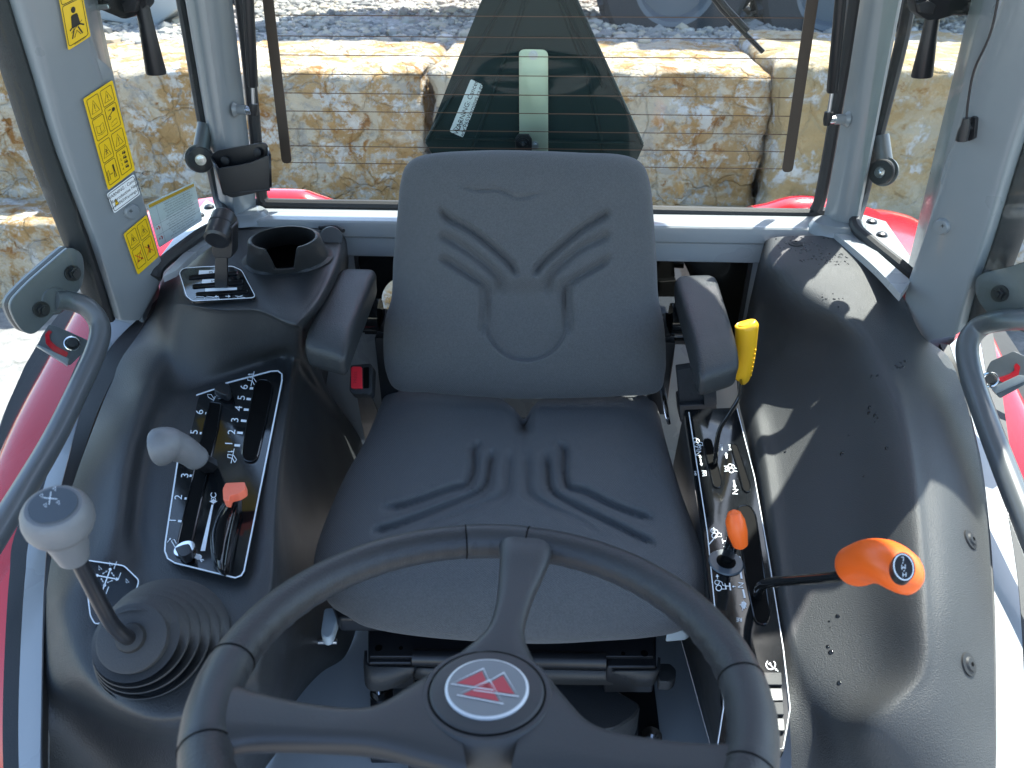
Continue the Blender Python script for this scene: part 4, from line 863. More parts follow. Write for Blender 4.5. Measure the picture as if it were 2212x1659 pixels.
vs, fs = loft(rows, 5, 5); rmo = mesh('moulding', vs, fs, M['fenderplastic'], rcn, angle=70); RB = BVHTree.FromPolygons([tuple(v) for v in vs], fs)
def hit(u, v):
    d = ray(u, v).normalized(); p, n, _, _ = RB.ray_cast(CAM, d)
    if p is None: return None, None
    return p, (n if n.dot(d) < 0 else -n)
for (u, v) in ((2095, 1166), (2091, 1435), (1718, 527)):
    c, n = hit(u, v); MB().tube([c-n*.001, c+n*.002, c+n*.0025, c+n*.0045, c+n*.005], [.0125, .0120, .0080, .0065, .003], 24).build('screw', M['rubber'], rcn)
    MB().tube([c+n*.0046, c+n*.0056], .0022, 8).build('cross_recess', M['slot'], rcn.children[-1] if rcn.children else rcn)
rd = random.Random(3); mb = MB(); b0 = bmesh.new(); bmesh.ops.create_icosphere(b0, subdivisions=2, radius=1); vs0 = [v.co.copy() for v in b0.verts]; f0 = [tuple(v.index for v in f.verts) for f in b0.faces]; b0.free()
for (u, v, su, sv, n_) in [(1740, 532, 24, 9, 40), (1770, 555, 18, 8, 34), (1812, 560, 14, 8, 24), (1690, 530, 12, 6, 8), (1795, 648, 18, 8, 12), (1945, 790, 14, 5, 12), (1900, 815, 14, 5, 3), (1885, 900, 12, 10, 5), (1830, 1010, 60, 60, 6), (1800, 1330, 14, 75, 7)]:
    for _ in range(n_):
        c, n = hit(rd.gauss(u, su), rd.gauss(v, sv))
        if c is None: continue
        r_ = rd.uniform(.0007, .0026)*(1.5 if v > 880 else 1); t1 = n.orthogonal().normalized(); t2 = n.cross(t1); e1 = rd.uniform(.7, 1.5)
        mb.add([c+t1*a.x*r_*e1+t2*a.y*r_+n*a.z*r_*.45 for a in vs0], f0)
o = mb.build('water_drops', M['gloss'], rcn); o['kind'] = 'stuff'

# right control strip
PR = P3(onz(1490, 890, .495), onz(1590, 880, .495), onz(1640, 1500, .470))
rp_ = thing('right_control_panel', 'glossy black control strip with slots and white symbols right of the seat', 'control panel', onz(1580, 1200, .48))
ps = slab('panel', [(1478, 885), (1592, 880), (1628, 1020), (1690, 1400), (1706, 1560), (1693, 1625), (1548, 1625), (1560, 1520), (1556, 1440), (1540, 1350), (1520, 1150)], PR, .012, M['gloss'], rp_, h=0, r=5, bevel=.002)
mb = MB(); q = [(1478, 885), (1520, 1150), (1540, 1350), (1556, 1440), (1560, 1520), (1548, 1625), (1545, 1760)]
T = [PR.at(u, v, -.001) for u, v in q]; Bt = [onz(u, v, .10) for u, v in ((1425, 1150), (1450, 1290), (1468, 1370), (1488, 1440), (1505, 1500), (1548, 1655), (1610, 1800))]
vs = T+Bt; n = len(T); mesh('side_wall', vs, [(i, i+1, n+i+1, n+i) for i in range(n-1)], M['plastic'], rp_)
k = Ink(PR, .0008)
k.line([(1592, 882), (1630, 1030), (1660, 1200), (1692, 1400), (1707, 1530), (1692, 1616), (1668, 1622)], 1.6)
k.line([(1488, 890), (1528, 1150), (1548, 1350), (1562, 1450), (1563, 1530), (1550, 1611), (1575, 1613)], 2.2)
L_, Dn = (-1, -.1), (-.15, 1)   # glyph tops point left / text running up
def tract(u, v, s=1):
    k.ring((u, v), 4*s, 1.5); k.ring((u+3*s, v+10*s), 5*s, 1.8); k.line([(u+4*s, v-3*s), (u+9*s, v), (u+10*s, v+5*s), (u+16*s, v+6*s), (u+17*s, v+12*s), (u+8*s, v+12*s)], 1.5); k.line([(u, v+4*s), (u+2*s, v+5*s)], 1.5)
tract(1501, 950); tract(1577, 1006); 
def pto(u, v): k.line([(u-4, v-5), (u+5, v-5), (u+6, v+5), (u-3, v+6)], 1.3); k.ring((u+1, v), 2.6, 1.2)
pto(1508, 965); pto(1568, 1012); pto(1577, 966); pto(1563+(-43), 1022)
k.text('N', (1509, 979), (.13, -1), (-1, -.05), 17); k.arrow((1513, 990), (1512, 995 - 12), 3, 5); k.arrow((1513, 992), (1516, 1007), 3, 6)
k.arrow((1570, 990), (1568, 977), 3.4, 6); k.arrow((1585, 1037), (1588, 1056), 3.4, 7); k.text('N', (1589, 1062), (.13, -1), (-1, -.05), 17)
k.text('2000', (1558, 966), (.1, 1), (1, 0), 7); k.text('540', (1502, 1022), (.1, 1), (1, 0), 7)
tract(1540, 1140+6, 1.1); k.line([(1530, 1178), (1553, 1150)], 2.2); k.arrow((1540, 1148), (1542, 1138), 1.6, 5); k.line([(1560, 1164), (1562, 1174)], 1.6).line([(1570, 1163), (1572, 1177)], 2.2).line([(1561, 1169), (1571, 1168)], 1.6); k.arrow((1563, 1181), (1570, 1180), 1.4, 4)
tract(1549, 1252+6, 1.2); k.arrow((1550, 1250), (1549, 1240), 1.6, 6); k.line([(1566, 1260), (1568, 1272)], 1.8).line([(1576, 1259), (1578, 1275)], 2.8).line([(1567, 1266), (1577, 1266)], 1.8); k.arrow((1590, 1267), (1581, 1267), 1.4, 4)
k.poly([(1594, 1201), (1599, 1202), (1602, 1211), (1598, 1220), (1593, 1213)]); k.line([(1591, 1206), (1603, 1216)], 1.5)
k.poly([(1597, 1230), (1601, 1230), (1604, 1250), (1600, 1250)]); k.text('N', (1601, 1264), (.13, -1), (-1, -.05), 17); k.poly([(1603, 1273), (1607, 1273), (1611, 1292), (1607, 1292)])
k.poly([(1602, 1300), (1608, 1299), (1613, 1304), (1608, 1316), (1601, 1311)]); k.line([(1598, 1306), (1613, 1312)], 1.6).line([(1606, 1298), (1604, 1319)], 1.6)
k.text('RE', (1597, 1338), (-1, .0), (0, 1), 12); k.text('ED', (1590, 1525), (-1, .0), (0, 1), 13)
k.ring((1610, 1490), 48, 7, 120, 235); k.ring((1665, 1436), 10, 1.8, -50, 230); k.line([(1663, 1434), (1671, 1444)], 1.6); k.disc((1663, 1434), 2.6); k.arrow((1681, 1450), (1674, 1444), 1.5, 4)
k.build('markings', M['white'], ps)
slotmesh([(1520, 948), (1535, 948), (1560, 1040), (1556, 1054), (1542, 1052), (1526, 985)], PR, ps, h=.0012, r=8)
slotmesh([(1578, 958), (1592, 960), (1622, 1050), (1618, 1064), (1606, 1060), (1590, 1000)], PR, ps, h=.0012, r=8)
slotmesh([(1590, 1095), (1618, 1090), (1632, 1110), (1664, 1330), (1655, 1350), (1632, 1345), (1612, 1250)], PR, ps, h=.0012, r=14)
c = PR.at(1568, 1215, .001); MB().tube([c, c+PR.n*.002], [.0235, .022], 36).build('lever_bezel', M['knobcap'], ps)
c = c+PR.n*.0022; MB().tube([c, c+PR.n*.0003], [.013, .013], 24).build('bezel_hole', M['slot'], ps)
for i, (v, mm) in enumerate(((1466, 'rubber'), (1500, 'black'), (1530, 'rubber'), (1565, 'black'))):
    slab('rocker_switch', [(1640, v-14), (1688+i*2, v-14), (1690+i*2, v+13), (1640, v+13)], PR, .008, M[mm], rp_, h=.006, bevel=.001)
# orange tipped lever (PTO)
ol = thing('range_lever', 'short black lever with tall orange paddle knob on the right control strip', 'lever', PR.at(1568, 1215))
MB().tube([PR.at(1566, 1218, -.01), PR.at(1575, 1195, .02), onz(1584, 1165, .545)], [.0085, .0085, .0085], 16).build('stem', M['gloss'], ol)
kk = [onz(u, v, z) for u, v, z in ((1601, 1184, .550), (1599, 1176, .555), (1593, 1150, .572), (1588, 1125, .588), (1586, 1108, .597), (1585, 1104, .60))]
MB().tube(kk, [(.004, .004), (.0095, .011), (.0125, .014), (.0120, .0135), (.008, .009), (.003, .003)], 24).build('knob', M['orange'], ol)
# LMH lever
lm = thing('gear_range_lever', 'long black lever with big orange knob lettered L M H at the right', 'lever', PR.at(1640, 1280))
MB().tube(spline([onz(1636, 1300, .455), onz(1638, 1278, .50), onz(1650, 1262, .53), onz(1685, 1256, .56), onz(1760, 1250, .612), onz(1820, 1244, .650), onz(1850, 1240, .668)], 5), .0060, 18).build('rod', M['gloss'], lm)
ko = [onz(u, v, z) for u, v, z in ((1838, 1226, .655), (1844, 1225, .660), (1856, 1220, .670), (1880, 1212, .690), (1910, 1214, .705), (1936, 1228, .712), (1956, 1244, .712), (1968, 1256, .708), (1974, 1262, .705))]
MB().tube(spline(ko, 3), [(a*1.02, b_*.96) for a, b_ in [(.006, .008), (.014, .015), (.0175, .018), (.0195, .020), (.021, .021), (.022, .0215), (.023, .0215), (.0235, .0215), (.024, .0215), (.0245, .022), (.025, .0225), (.0255, .0225), (.026, .0225), (.0255, .022), (.025, .0215), (.024, .021), (.0235, .0205), (.023, .020), (.021, .019), (.020, .018), (.018, .016), (.016, .014), (.012, .011), (.008, .008), (.003, .003)]], 32).build('knob', M['orange'], lm)
cc = onz(1950, 1222, .752)
PM = Plane(cc, (CAM-cc).normalized()+Vector((.15, .05, .3)))
kb_ = lm.children[-1] if lm.children else lm
o = slab('inlay', [(1952+25*math.cos(a)*1.0+3*math.sin(a), 1225+32*math.sin(a)) for a in [i*math.pi/14 for i in range(28)]], PM, .016, M['black'], lm, h=.0)
k = Ink(PM, .0008); k.line([(1952+21*math.cos(a)+3*math.sin(a), 1225+28*math.sin(a)) for a in [i*math.pi/14 for i in range(28)]], 2.6, True)
for c_, v in (('L', 1208), ('M', 1225), ('H', 1242)): k.text(c_, (1952+(v-1226)*.12, v-1), (-1, .1), (0, 1), 14)
k.disc((1950, 1216), 1.2).disc((1953, 1233), 1.2); k.build('lettering', M['white'], o)
# yellow handled lever
yl = thing('auxiliary_lever', 'black bent lever with upright yellow ribbed grip beside the right armrest', 'lever', PR.at(1552, 1000))
Yy = 1.10
yp = [ony(1612, 697, Yy), ony(1613, 703, Yy), ony(1612, 730, Yy), ony(1611, 765, Yy), ony(1608, 795, Yy), ony(1602, 818, Yy), ony(1600, 821, Yy)]
yr = [(.012, .008), (.0185, .014), (.0175, .014), (.0155, .0135), (.0140, .0125), (.0125, .011), (.008, .008)]
MB().tube(spline(yp, 4), [lin(Vector(yr[min(6, i//4)]), Vector(yr[min(6, i//4+1)]), (i % 4)/4) for i in range(25)], 28).build('grip', M['yellow'], yl)
for i in range(7):
    v = 752+i*9; c = ony(1630-i*1.6, v, Yy-.003); MB().tube([c+Vector((0, -.008, 0)), c, c+Vector((0, .008, 0))], [.0012, .0022, .0012], 8).build('grip_ridge', M['yellow'], yl)
MB().tube(spline([ony(1600, 822, Yy), onz(1596, 858, .585), onz(1575, 895, .565), onz(1556, 925, .545), onz(1548, 960, .52), onz(1545, 1000, .49)], 5), [(.003, .007)]*26, 12).build('rod', M['gloss'], yl)

# ================================================================== SEAT
seat = thing('driver_seat', 'grey fabric driver seat with contoured back and black armrests in the cab centre', 'seat', (0, 1.0, .1))
PBk = P3(Vector((0, 1.165, .46)), Vector((0, 1.285, .885)), Vector((.3, 1.165, .46)))
def cushion(name, outline, pl, front, back, groove, m, parent, nth=288, nr=90, power=3.2, centre=None, extra=None):
    pts = [Vector(p) for p in outline]; poly = spline([Vector((p.x, p.y, 0)) for p in pts], 10, True)
    cx, cy = centre; 
    # radial resample
    ang = []
    for p in poly: ang.append((math.atan2(p.y-cy, p.x-cx), math.hypot(p.x-cx, p.y-cy)))
    ang.sort(); A = [a for a, _ in ang]; Rr = [r for _, r in ang]
    def rad_(th):
        th = (th+math.pi) % (2*math.pi)-math.pi
        import bisect
        i = bisect.bisect(A, th); a0, r0 = (A[i-1], Rr[i-1]) if i > 0 else (A[-1]-2*math.pi, Rr[-1]); a1, r1 = (A[i], Rr[i]) if i < len(A) else (A[0]+2*math.pi, Rr[0])
        t = (th-a0)/max(1e-9, a1-a0); return r0+(r1-r0)*t
    rr = [rad_(2*math.pi*i/nth) for i in range(nth)]
    vs = [pl.at(cx, cy, front+groove(cx, cy))]; 
    for j in range(1, nr+1):
        t = j/nr; rho = math.sin(t*math.pi/2)**.9 if 0 else 1-(1-t)**1.6
        for i in range(nth):
            th = 2*math.pi*i/nth; u, v = cx+math.cos(th)*rr[i]*rho, cy+math.sin(th)*rr[i]*rho
            hgt = front*(max(0, 1-rho**power))**(1/power if power < 3 else .42)
            p = pl.at(u, v, hgt+groove(u, v)*min(1, (1-rho)*12)); 
            if extra: p = extra(p, u, v, rho)
            vs.append(p)
    N1 = len(vs)
    for j in range(nr//4-1, -1, -1):
        rho = (j/(nr//4))
        for i in range(nth):
            th = 2*math.pi*i/nth; u, v = cx+math.cos(th)*rr[i]*rho, cy+math.sin(th)*rr[i]*rho
            vs.append(pl.at(u, v, -back*(max(0, 1-rho**4))**.5))
    fs = [(0, 1+i, 1+(i+1) % nth) for i in range(nth)]
    tot = (len(vs)-1)//nth
    for j in range(tot-1):
        a = 1+j*nth; b_ = 1+(j+1)*nth
        for i in range(nth): fs.append((a+i, b_+i, b_+(i+1) % nth, a+(i+1) % nth))
    return mesh(name, vs, fs, m, parent, angle=80)
def seg_d(p, a, b_):
    ax_, ay = a; bx_, by = b_; dx, dy = bx_-ax_, by-ay; t = max(0, min(1, ((p[0]-ax_)*dx+(p[1]-ay)*dy)/(dx*dx+dy*dy))); return math.hypot(p[0]-ax_-dx*t, p[1]-ay-dy*t), t
def smooth_poly(q, n=6): return [(p.x, p.y) for p in spline([Vector((a, b_, 0)) for a, b_ in q], n)]
def grooves(lines, w_, depth, taper=True):
    L = [smooth_poly(q) for q in lines]
    def g(u, v, arr=L, w_=w_, depth=depth):
        best = 1e9; bt = 0
        for q in arr:
            if min(abs(u-q[len(q)//2][0]), 400) >= 400: continue
            for i in range(len(q)-1):
                dd, t = seg_d((u, v), q[i], q[i+1])
                if dd < best: best = dd; bt = (i+t)/(len(q)-1)
        if best > w_*2.6: return 0
        e = min(1, min(bt, 1-bt)*7) if taper else 1
        return -depth*e*math.exp(-(best/w_)**2)
    return g
def mir(q, c): return [(2*c-u, v) for u, v in q]
# backrest: main Y groove edges + secondary pleats (source crop 1500,550 scaled .3637 -> px)
def cq(*pts): return [(823+p[0]*.3637, 302+p[1]*.3637) for p in pts]
G1 = cq((340, 400), (400, 465), (520, 530), (640, 620), (760, 730), (815, 820))
G1r = cq((1370, 420), (1300, 465), (1180, 540), (1060, 640), (950, 740), (905, 820))
G2 = cq((335, 565), (400, 590), (530, 670), (640, 760), (700, 830), (715, 940))
G2r = cq((1375, 545), (1300, 590), (1180, 650), (1060, 750), (1000, 830), (990, 940))
G3 = cq((335, 700), (400, 725), (520, 800), (600, 860), (615, 940), (610, 1080), (612, 1170))
G3r = cq((1375, 680), (1300, 740), (1180, 810), (1115, 860), (1105, 940), (1115, 1080), (1115, 1170))
gA = grooves([G1, G1r], 7.5, .020); gB = grooves([G2, G2r], 9, .015); gC = grooves([G3, G3r], 8, .017)
gW = grooves([cq((450, 262), (560, 300), (700, 300), (820, 345), (1000, 300))], 3.0, .0055); gW2 = grooves([cq((480, 290), (560, 278), (660, 280), (800, 325), (930, 318))], 2.2, .0025)
def sm(x): x = max(0, min(1, x)); return x*x*(3-2*x)
def back_g(u, v):
    if not (870 < u < 1400): return 0
    g = 0
    if v < 720: g += gA(u, v)+gB(u, v)
    if v < 760: g += gC(u, v)
    if v < 440: g += gW(u, v)+gW2(u, v)
    # recessed lumbar dish inside the Y stem, its lower lip a crescent
    dx = (u-1137)/92; r_ = math.hypot(dx*92, max(0, v-690))
    inside = sm((92-abs(u-1137))/10)*(1 if v < 690 else sm((93-r_)/9))*sm((v-590)/50)
    if v < 690: r_ = abs(u-1137)
    g += -.016*inside
    # wide channel between V arms slightly sunk
    return g
bo = [(1137, 325), (1260, 330), (1340, 334), (1385, 352), (1404, 395), (1412, 470), (1418, 560), (1422, 640), (1434, 700), (1438, 760), (1436, 808), (1418, 848), (1330, 856), (1220, 860), (1120, 861), (1020, 856), (930, 848), (858, 842), (834, 803), (828, 745), (832, 690), (846, 640), (850, 560), (858, 470), (866, 390), (884, 350), (930, 332), (1040, 325)]
bk = cushion('backrest', [Vector((a, b_, 0)) for a, b_ in bo], PBk, .055, .05, back_g, M['fabric'], seat, centre=(1137, 600))
# cushion
PCu = P3(Vector((0, 1.17, .425)), Vector((0, .70, .430)), Vector((.3, 1.17, .425)))
def dq(*pts): return [(630.9+p[0]*.4340, 822.9+p[1]*.4340) for p in pts]
C1 = dq((430, 635), (520, 635), (640, 600), (780, 550), (870, 520), (905, 440), (905, 350), (950, 300))
C1r = dq((1810, 690), (1740, 680), (1600, 630), (1460, 560), (1370, 530), (1350, 440), (1350, 350), (1300, 300))
C2 = dq((390, 750), (460, 745), (640, 680), (860, 590), (960, 530), (985, 420), (1000, 330))
C2r = dq((1820, 820), (1740, 790), (1560, 700), (1400, 620), (1290, 550), (1270, 440), (1260, 330))
C3 = dq((560, 760), (760, 690), (960, 610), (1060, 560), (1075, 450), (1080, 330))
C3r = dq((1560, 770), (1400, 680), (1260, 620), (1180, 560), (1170, 450), (1165, 330))
c1 = grooves([C1, C1r], 10, .017); c2 = grooves([C2, C2r], 10, .017); c3 = grooves([C3, C3r], 11, .010)
def cush_g(u, v):
    g = 0
    if v > 930: g += c1(u, v)+c2(u, v)+c3(u, v)
    # notch between the two thigh lobes at the rear
    dn, t = seg_d((u, v), (1132, 840), (1132, 925)); g += -.030*math.exp(-(dn/13)**2)
    # gentle bucket: sides higher
    return g
co = [(1132, 905), (1150, 880), (1170, 862), (1210, 858), (1300, 854), (1370, 852), (1400, 858), (1420, 880), (1440, 960), (1470, 1060), (1500, 1140), (1528, 1210), (1532, 1265), (1515, 1315), (1480, 1350), (1400, 1365), (1300, 1372), (1180, 1378), (1050, 1374), (900, 1362), (790, 1345), (745, 1325), (705, 1300), (680, 1240), (682, 1190), (705, 1120), (745, 1030), (790, 950), (820, 880), (835, 850), (870, 839), (950, 845), (1050, 852), (1080, 860), (1108, 880)]
def cext(p, u, v, rho):
    # nose of the cushion rolls down towards its front edge
    f = sm((v-1200)/170); p.z -= .026*f*f; p.y += .012*f; return p
cu = cushion('seat_cushion', [Vector((a, b_, 0)) for a, b_ in co], PCu, .050, .05, cush_g, M['fabric'], seat, centre=(1110, 1100), extra=cext, power=3.5)
# seat pan + mechanism
MB().prism([onz(u, v, .365) for u, v in ((860, 900), (1400, 900), (1490, 1290), (1470, 1345), (730, 1335), (712, 1290))], (0, 0, -.03)).build('seat_pan', M['black'], seat, bevel=.006)
ZM = .30
mech = MB(); PMm = PZ(ZM)
def zbox(u0, u1, v0, v1, z, th): return [onz(u0, v0, z), onz(u1, v0, z), onz(u1, v1, z), onz(u0, v1, z)], (0, 0, -th)
mech.prism(*zbox(798, 1412, 1250, 1418, .315, .012)); mech.build('suspension_plate', M['black'], seat, bevel=.002)
MB().prism([onz(795, 1432, .31), onz(890, 1432, .31), onz(890, 1300, .31), onz(795, 1300, .31)], (0, 0, -.06)).build('corner_box', M['black'], seat, bevel=.004)
MB().prism([onz(1310, 1440, .31), onz(1418, 1440, .31), onz(1418, 1300, .31), onz(1310, 1300, .31)], (0, 0, -.06)).build('corner_box', M['black'], seat, bevel=.004)
MB().tube([onz(892, 1420, .31), onz(1308, 1428, .31)], .012, 16).build('cross_tube', M['black'], seat)
for (u, v) in ((818, 1400), (866, 1400), (1346, 1412), (1392, 1412)):
    c = onz(u, v, .317); MB().tube([c, c+Vector((0, 0, .0008))], .0055 if u in (818, 1392) else .003, 14).build('rivet_hole', M['slot'], seat)
# curved skirts below
def skirt(pts_top, zt, pts_bot, zb, m, name):
    a = spline([onz(u, v, zt) for u, v in pts_top], 5); b_ = spline([onz(u, v, zb) for u, v in pts_bot], 5); n = len(a)
    mesh(name, a+b_, [(i, i+1, n+i+1, n+i) for i in range(n-1)], m, seat, solid=.004)
skirt([(790, 1405), (795, 1436), (850, 1440), (895, 1442)], .305, [(788, 1440), (795, 1485), (830, 1490), (890, 1465)], .27, M['plastic'], 'skirt')
skirt([(900, 1442), (1000, 1445), (1150, 1445), (1300, 1448), (1330, 1452)], .295, [(890, 1462), (1000, 1478), (1150, 1476), (1310, 1478), (1330, 1468)], .27, M['plastic'], 'skirt')
skirt([(1322, 1450), (1390, 1448), (1420, 1446), (1424, 1420)], .305, [(1345, 1462), (1372, 1480), (1408, 1478), (1422, 1450)], .27, M['plastic'], 'skirt')
# bellows cover
bv = [(845, 1478), (900, 1462), (1300, 1470), (1386, 1520), (1375, 1545), (1330, 1575), (1250, 1585), (900, 1570), (858, 1530)]
slab('suspension_cover', bv, PZ(.24), .06, M['plastic_arm'], seat, r=14, bevel=.008)
slab('lower_cover', [(860, 1500), (1380, 1520), (1378, 1590), (1340, 1640), (880, 1640)], PZ(.175), .06, M['plastic_arm'], seat, r=14, bevel=.008)
slab('base_plate', [(800, 1480), (1412, 1470), (1428, 1600), (1418, 1640), (800, 1640)], PZ(.112), .01, M['black'], seat, r=4, bevel=.001)
hexbolt(onz(1408, 1592, .112), (0, 0, 1), .011, M['chrome'], seat)
hexbolt(onz(820, 1500, .112), (0, 0, 1), .011, M['chrome'], seat)
# slide release knob
slab('slide_knob', [(1420, 1432), (1448, 1432), (1461, 1445), (1460, 1464), (1450, 1473), (1423, 1472)], PZ(.285), .02, M['plastic'], seat, r=6, bevel=.004)
MB().tube([onz(1395, 1450, .28), onz(1425, 1450, .28)], .007, 10).build('slide_rod', M['black'], seat)
# pale lever under cushion left front + right corner
slab('weight_lever', [(700, 1312), (726, 1312), (730, 1335), (718, 1372), (708, 1379), (697, 1376), (692, 1366)], PZ(.35), .018, M['paleknob'], seat, r=9, bevel=.004)
slab('pan_corner', [(1445, 1345), (1500, 1335), (1496, 1352), (1485, 1362), (1440, 1366)], PZ(.352), .02, M['paleknob'], seat, r=6, bevel=.003)
MB().tube([onz(645, 1387, .25), onz(728, 1386, .25)], .0045, 12).build('torsion_pin', M['steel'], seat)
# recliner lever on the right
MB().prism([onz(u, v, .50) for u, v in rounded([(1422, 800), (1432, 812), (1440, 860), (1446, 905), (1438, 905), (1430, 870), (1420, 820)], 4)], (.004, 0, -.012)).build('recliner_lever', M['chrome'], seat, bevel=.001)
# armrests
def arm(top, z, hub, sgn):
    """padded block: flat top narrowing to the back, nose sloping down in front"""
    bl_, br_, fr_, fl_ = [onz(u, v, z) for u, v in top]; rows = []; n = 32
    st = [(0, .55, .55), (.015, .86, .85), (.05, .97, .95), (.12, 1, 1), (.5, 1, 1), (.80, 1, 1), (.90, 1, 1.0), (.96, .99, .96), (.99, .95, .88), (1.005, .86, .76), (1.01, .6, .5)]
    for t, sw_, sh in st:
        a, b_ = lin(bl_, fl_, t), lin(br_, fr_, t); c = (a+b_)/2; hv = (b_-a)/2*sw_; drop = max(0, t-.84)*.085; hh = .060*(1-.12*(1-t)); ring = []
        for k_ in range(n):
            an = 2*math.pi*k_/n; ca, sa = math.cos(an), math.sin(an); e = .36
            x = math.copysign(abs(ca)**e, ca); zz = math.copysign(abs(sa)**e, sa)
            ring.append(c+hv*x*(1 if zz > 0 else .95)+Vector((0, 0, -hh/2+zz*hh/2*sh-drop*(zz+1)/2)))
        rows.append(ring)
    vs = [p for r_ in rows for p in r_]; fs = [(i*n+j, i*n+(j+1) % n, (i+1)*n+(j+1) % n, (i+1)*n+j) for i in range(len(rows)-1) for j in range(n)]
    fs += [tuple(range(n)), tuple((len(rows)-1)*n+j for j in range(n))]
    o = mesh('armrest', vs, fs, M['plastic_arm'], seat, angle=80)
    h0 = onz(*hub, .60); MB().tube([h0, h0+Vector((sgn*.03, 0, .0)), h0+Vector((sgn*.034, 0, 0))], [.030, .030, .026], 28, sx=1).build('hinge_hub', M['gloss'], o)
    MB().tube([h0+Vector((-sgn*.02, .005, -.02)), h0+Vector((0, .0, -.01))], .022, 18).build('hinge_link', M['black'], o)
    MB().box(h0+Vector((-sgn*.005, .01, -.12)), (.035, .05, .16)).build('bracket', M['black'], o, bevel=.004)
arm([(736, 574), (816, 576), (744, 748), (651, 722)], .68, (822, 680), -1)
arm([(1456, 590), (1548, 587), (1604, 764), (1514, 790)], .675, (1448, 690), 1)
# seat belt
sb = thing('seat_belt_buckle', 'black seat belt buckle with red PRESS button left of the seat', 'buckle', onz(778, 815, .50))
PKb = Plane(onz(778, 815, .50), (-.1, -.55, .8))
slab('housing', [(757, 788), (800, 784), (805, 792), (803, 845), (797, 852), (760, 850), (754, 843)], PKb, .024, M['plastic'], sb, r=5, bevel=.003)
bt_ = slab('button', [(758, 794), (762, 791), (781, 792), (782, 838), (758, 838)], PKb, .006, M['redplastic'], sb, h=.005, r=3, bevel=.0015)
slab('slot', [(785, 794), (797, 793), (797, 838), (785, 839)], PKb, .003, M['slot'], sb, h=.001, r=2)
k = Ink(PKb, .0056); k.text('PRESS', (768, 815), (.05, -1), (-1, 0), 10).build('lettering', mat('button_text', (.45, .02, .03), .5), bt_)
MB().prism([onz(770, 850, .47), onz(800, 850, .47), onz(835, 940, .25), onz(790, 960, .2)], (0, .006, -.004)).build('stalk', M['plastic'], sb)
rt_ = thing('belt_retractor', 'black seat belt retractor housing with webbing behind the right armrest', 'retractor', onz(1505, 870, .5))
Yr = 1.17
slab('webbing', [(1462, 800), (1530, 790), (1532, 880), (1470, 885)], PY(Yr), .02, mat('webbing', (.018, .02, .022), .8, bump=1, scale=300), rt_, bevel=.002)
slab('housing', [(1467, 876), (1548, 872), (1550, 908), (1544, 915), (1470, 914)], PY(Yr-.012), .05, M['plastic'], rt_, r=5, bevel=.004)
slab('side_guide', [(1518, 810), (1545, 800), (1549, 876), (1522, 880)], PY(Yr-.016), .03, M['plastic'], rt_, r=4, bevel=.003)
# ================================================================== STEERING WHEEL
sw = thing('steering_wheel', 'black three-spoke steering wheel with round triangle emblem in the foreground', 'steering wheel', (0, .37, .76))
TI = math.radians(12); N_ = Vector((0, math.sin(TI), math.cos(TI))); EX = Vector((1, 0, 0)); EY = N_.cross(EX)*1.0
if EY.y < 0: EY = -EY
O_ = Vector((.0025, .3585, .762)); PWh = Plane(O_, N_)
def wl(x, y, h=0): return O_+EX*x+EY*y+N_*h
RM = .1885; n1, n2 = 160, 24; vs = []
def rimsec(th):
    deg = math.degrees(th) % 360
    smooth = any(abs((deg-c+180) % 360-180) < w2 for c, w2 in ((90+1, 9.3), (188, 14), (352, 14)))
    return smooth
for i in range(n1):
    th = 2*math.pi*i/n1
    for k_ in range(n2):
        a = 2*math.pi*k_/n2; r_ = .0168; 
        wob = .0010*math.sin(th*60)*max(0, -math.cos(a))  # finger ridges inside
        vs.append(wl(math.cos(th)*(RM+(r_+wob)*math.cos(a)), math.sin(th)*(RM+(r_+wob)*math.cos(a)), r_*.92*math.sin(a)))
rim = mesh('rim', vs, [(i*n2+k_, ((i+1) % n1)*n2+k_, ((i+1) % n1)*n2+(k_+1) % n2, i*n2+(k_+1) % n2) for i in range(n1) for k_ in range(n2)], M['wheel'], sw)
for c, w2 in ((90.5, 9.0), (190, 13), (350, 13)):
    vs = []; m_ = 24
    for i in range(m_+1):
        th = math.radians(c-w2+2*w2*i/m_)
        for k_ in range(n2):
            a = 2*math.pi*k_/n2; r_ = .0171 if 0 < i < m_ else .0162
            vs.append(wl(math.cos(th)*(RM+r_*math.cos(a)), math.sin(th)*(RM+r_*math.cos(a)), r_*.93*math.sin(a)))
    mesh('rim_cover', vs, [(i*n2+k_, (i+1)*n2+k_, (i+1)*n2+(k_+1) % n2, i*n2+(k_+1) % n2) for i in range(m_) for k_ in range(n2)], M['wheel_s'], sw)
    for sg_ in (-1, 1):
        th = math.radians(c+sg_*w2); ring = [wl(math.cos(th)*(RM+.0170*math.cos(a)), math.sin(th)*(RM+.0170*math.cos(a)), .0156*math.sin(a)) for a in [2*math.pi*q/24 for q in range(25)]]
        MB().tube(ring, .0006, 6, caps=False).build('seam', M['slot'], rim)
def px2w(u, v, h=0):
    p = PWh.at(u, v, h); q = p-O_; return q.dot(EX), q.dot(EY)
hubc = px2w(1052, 1502, -.004)
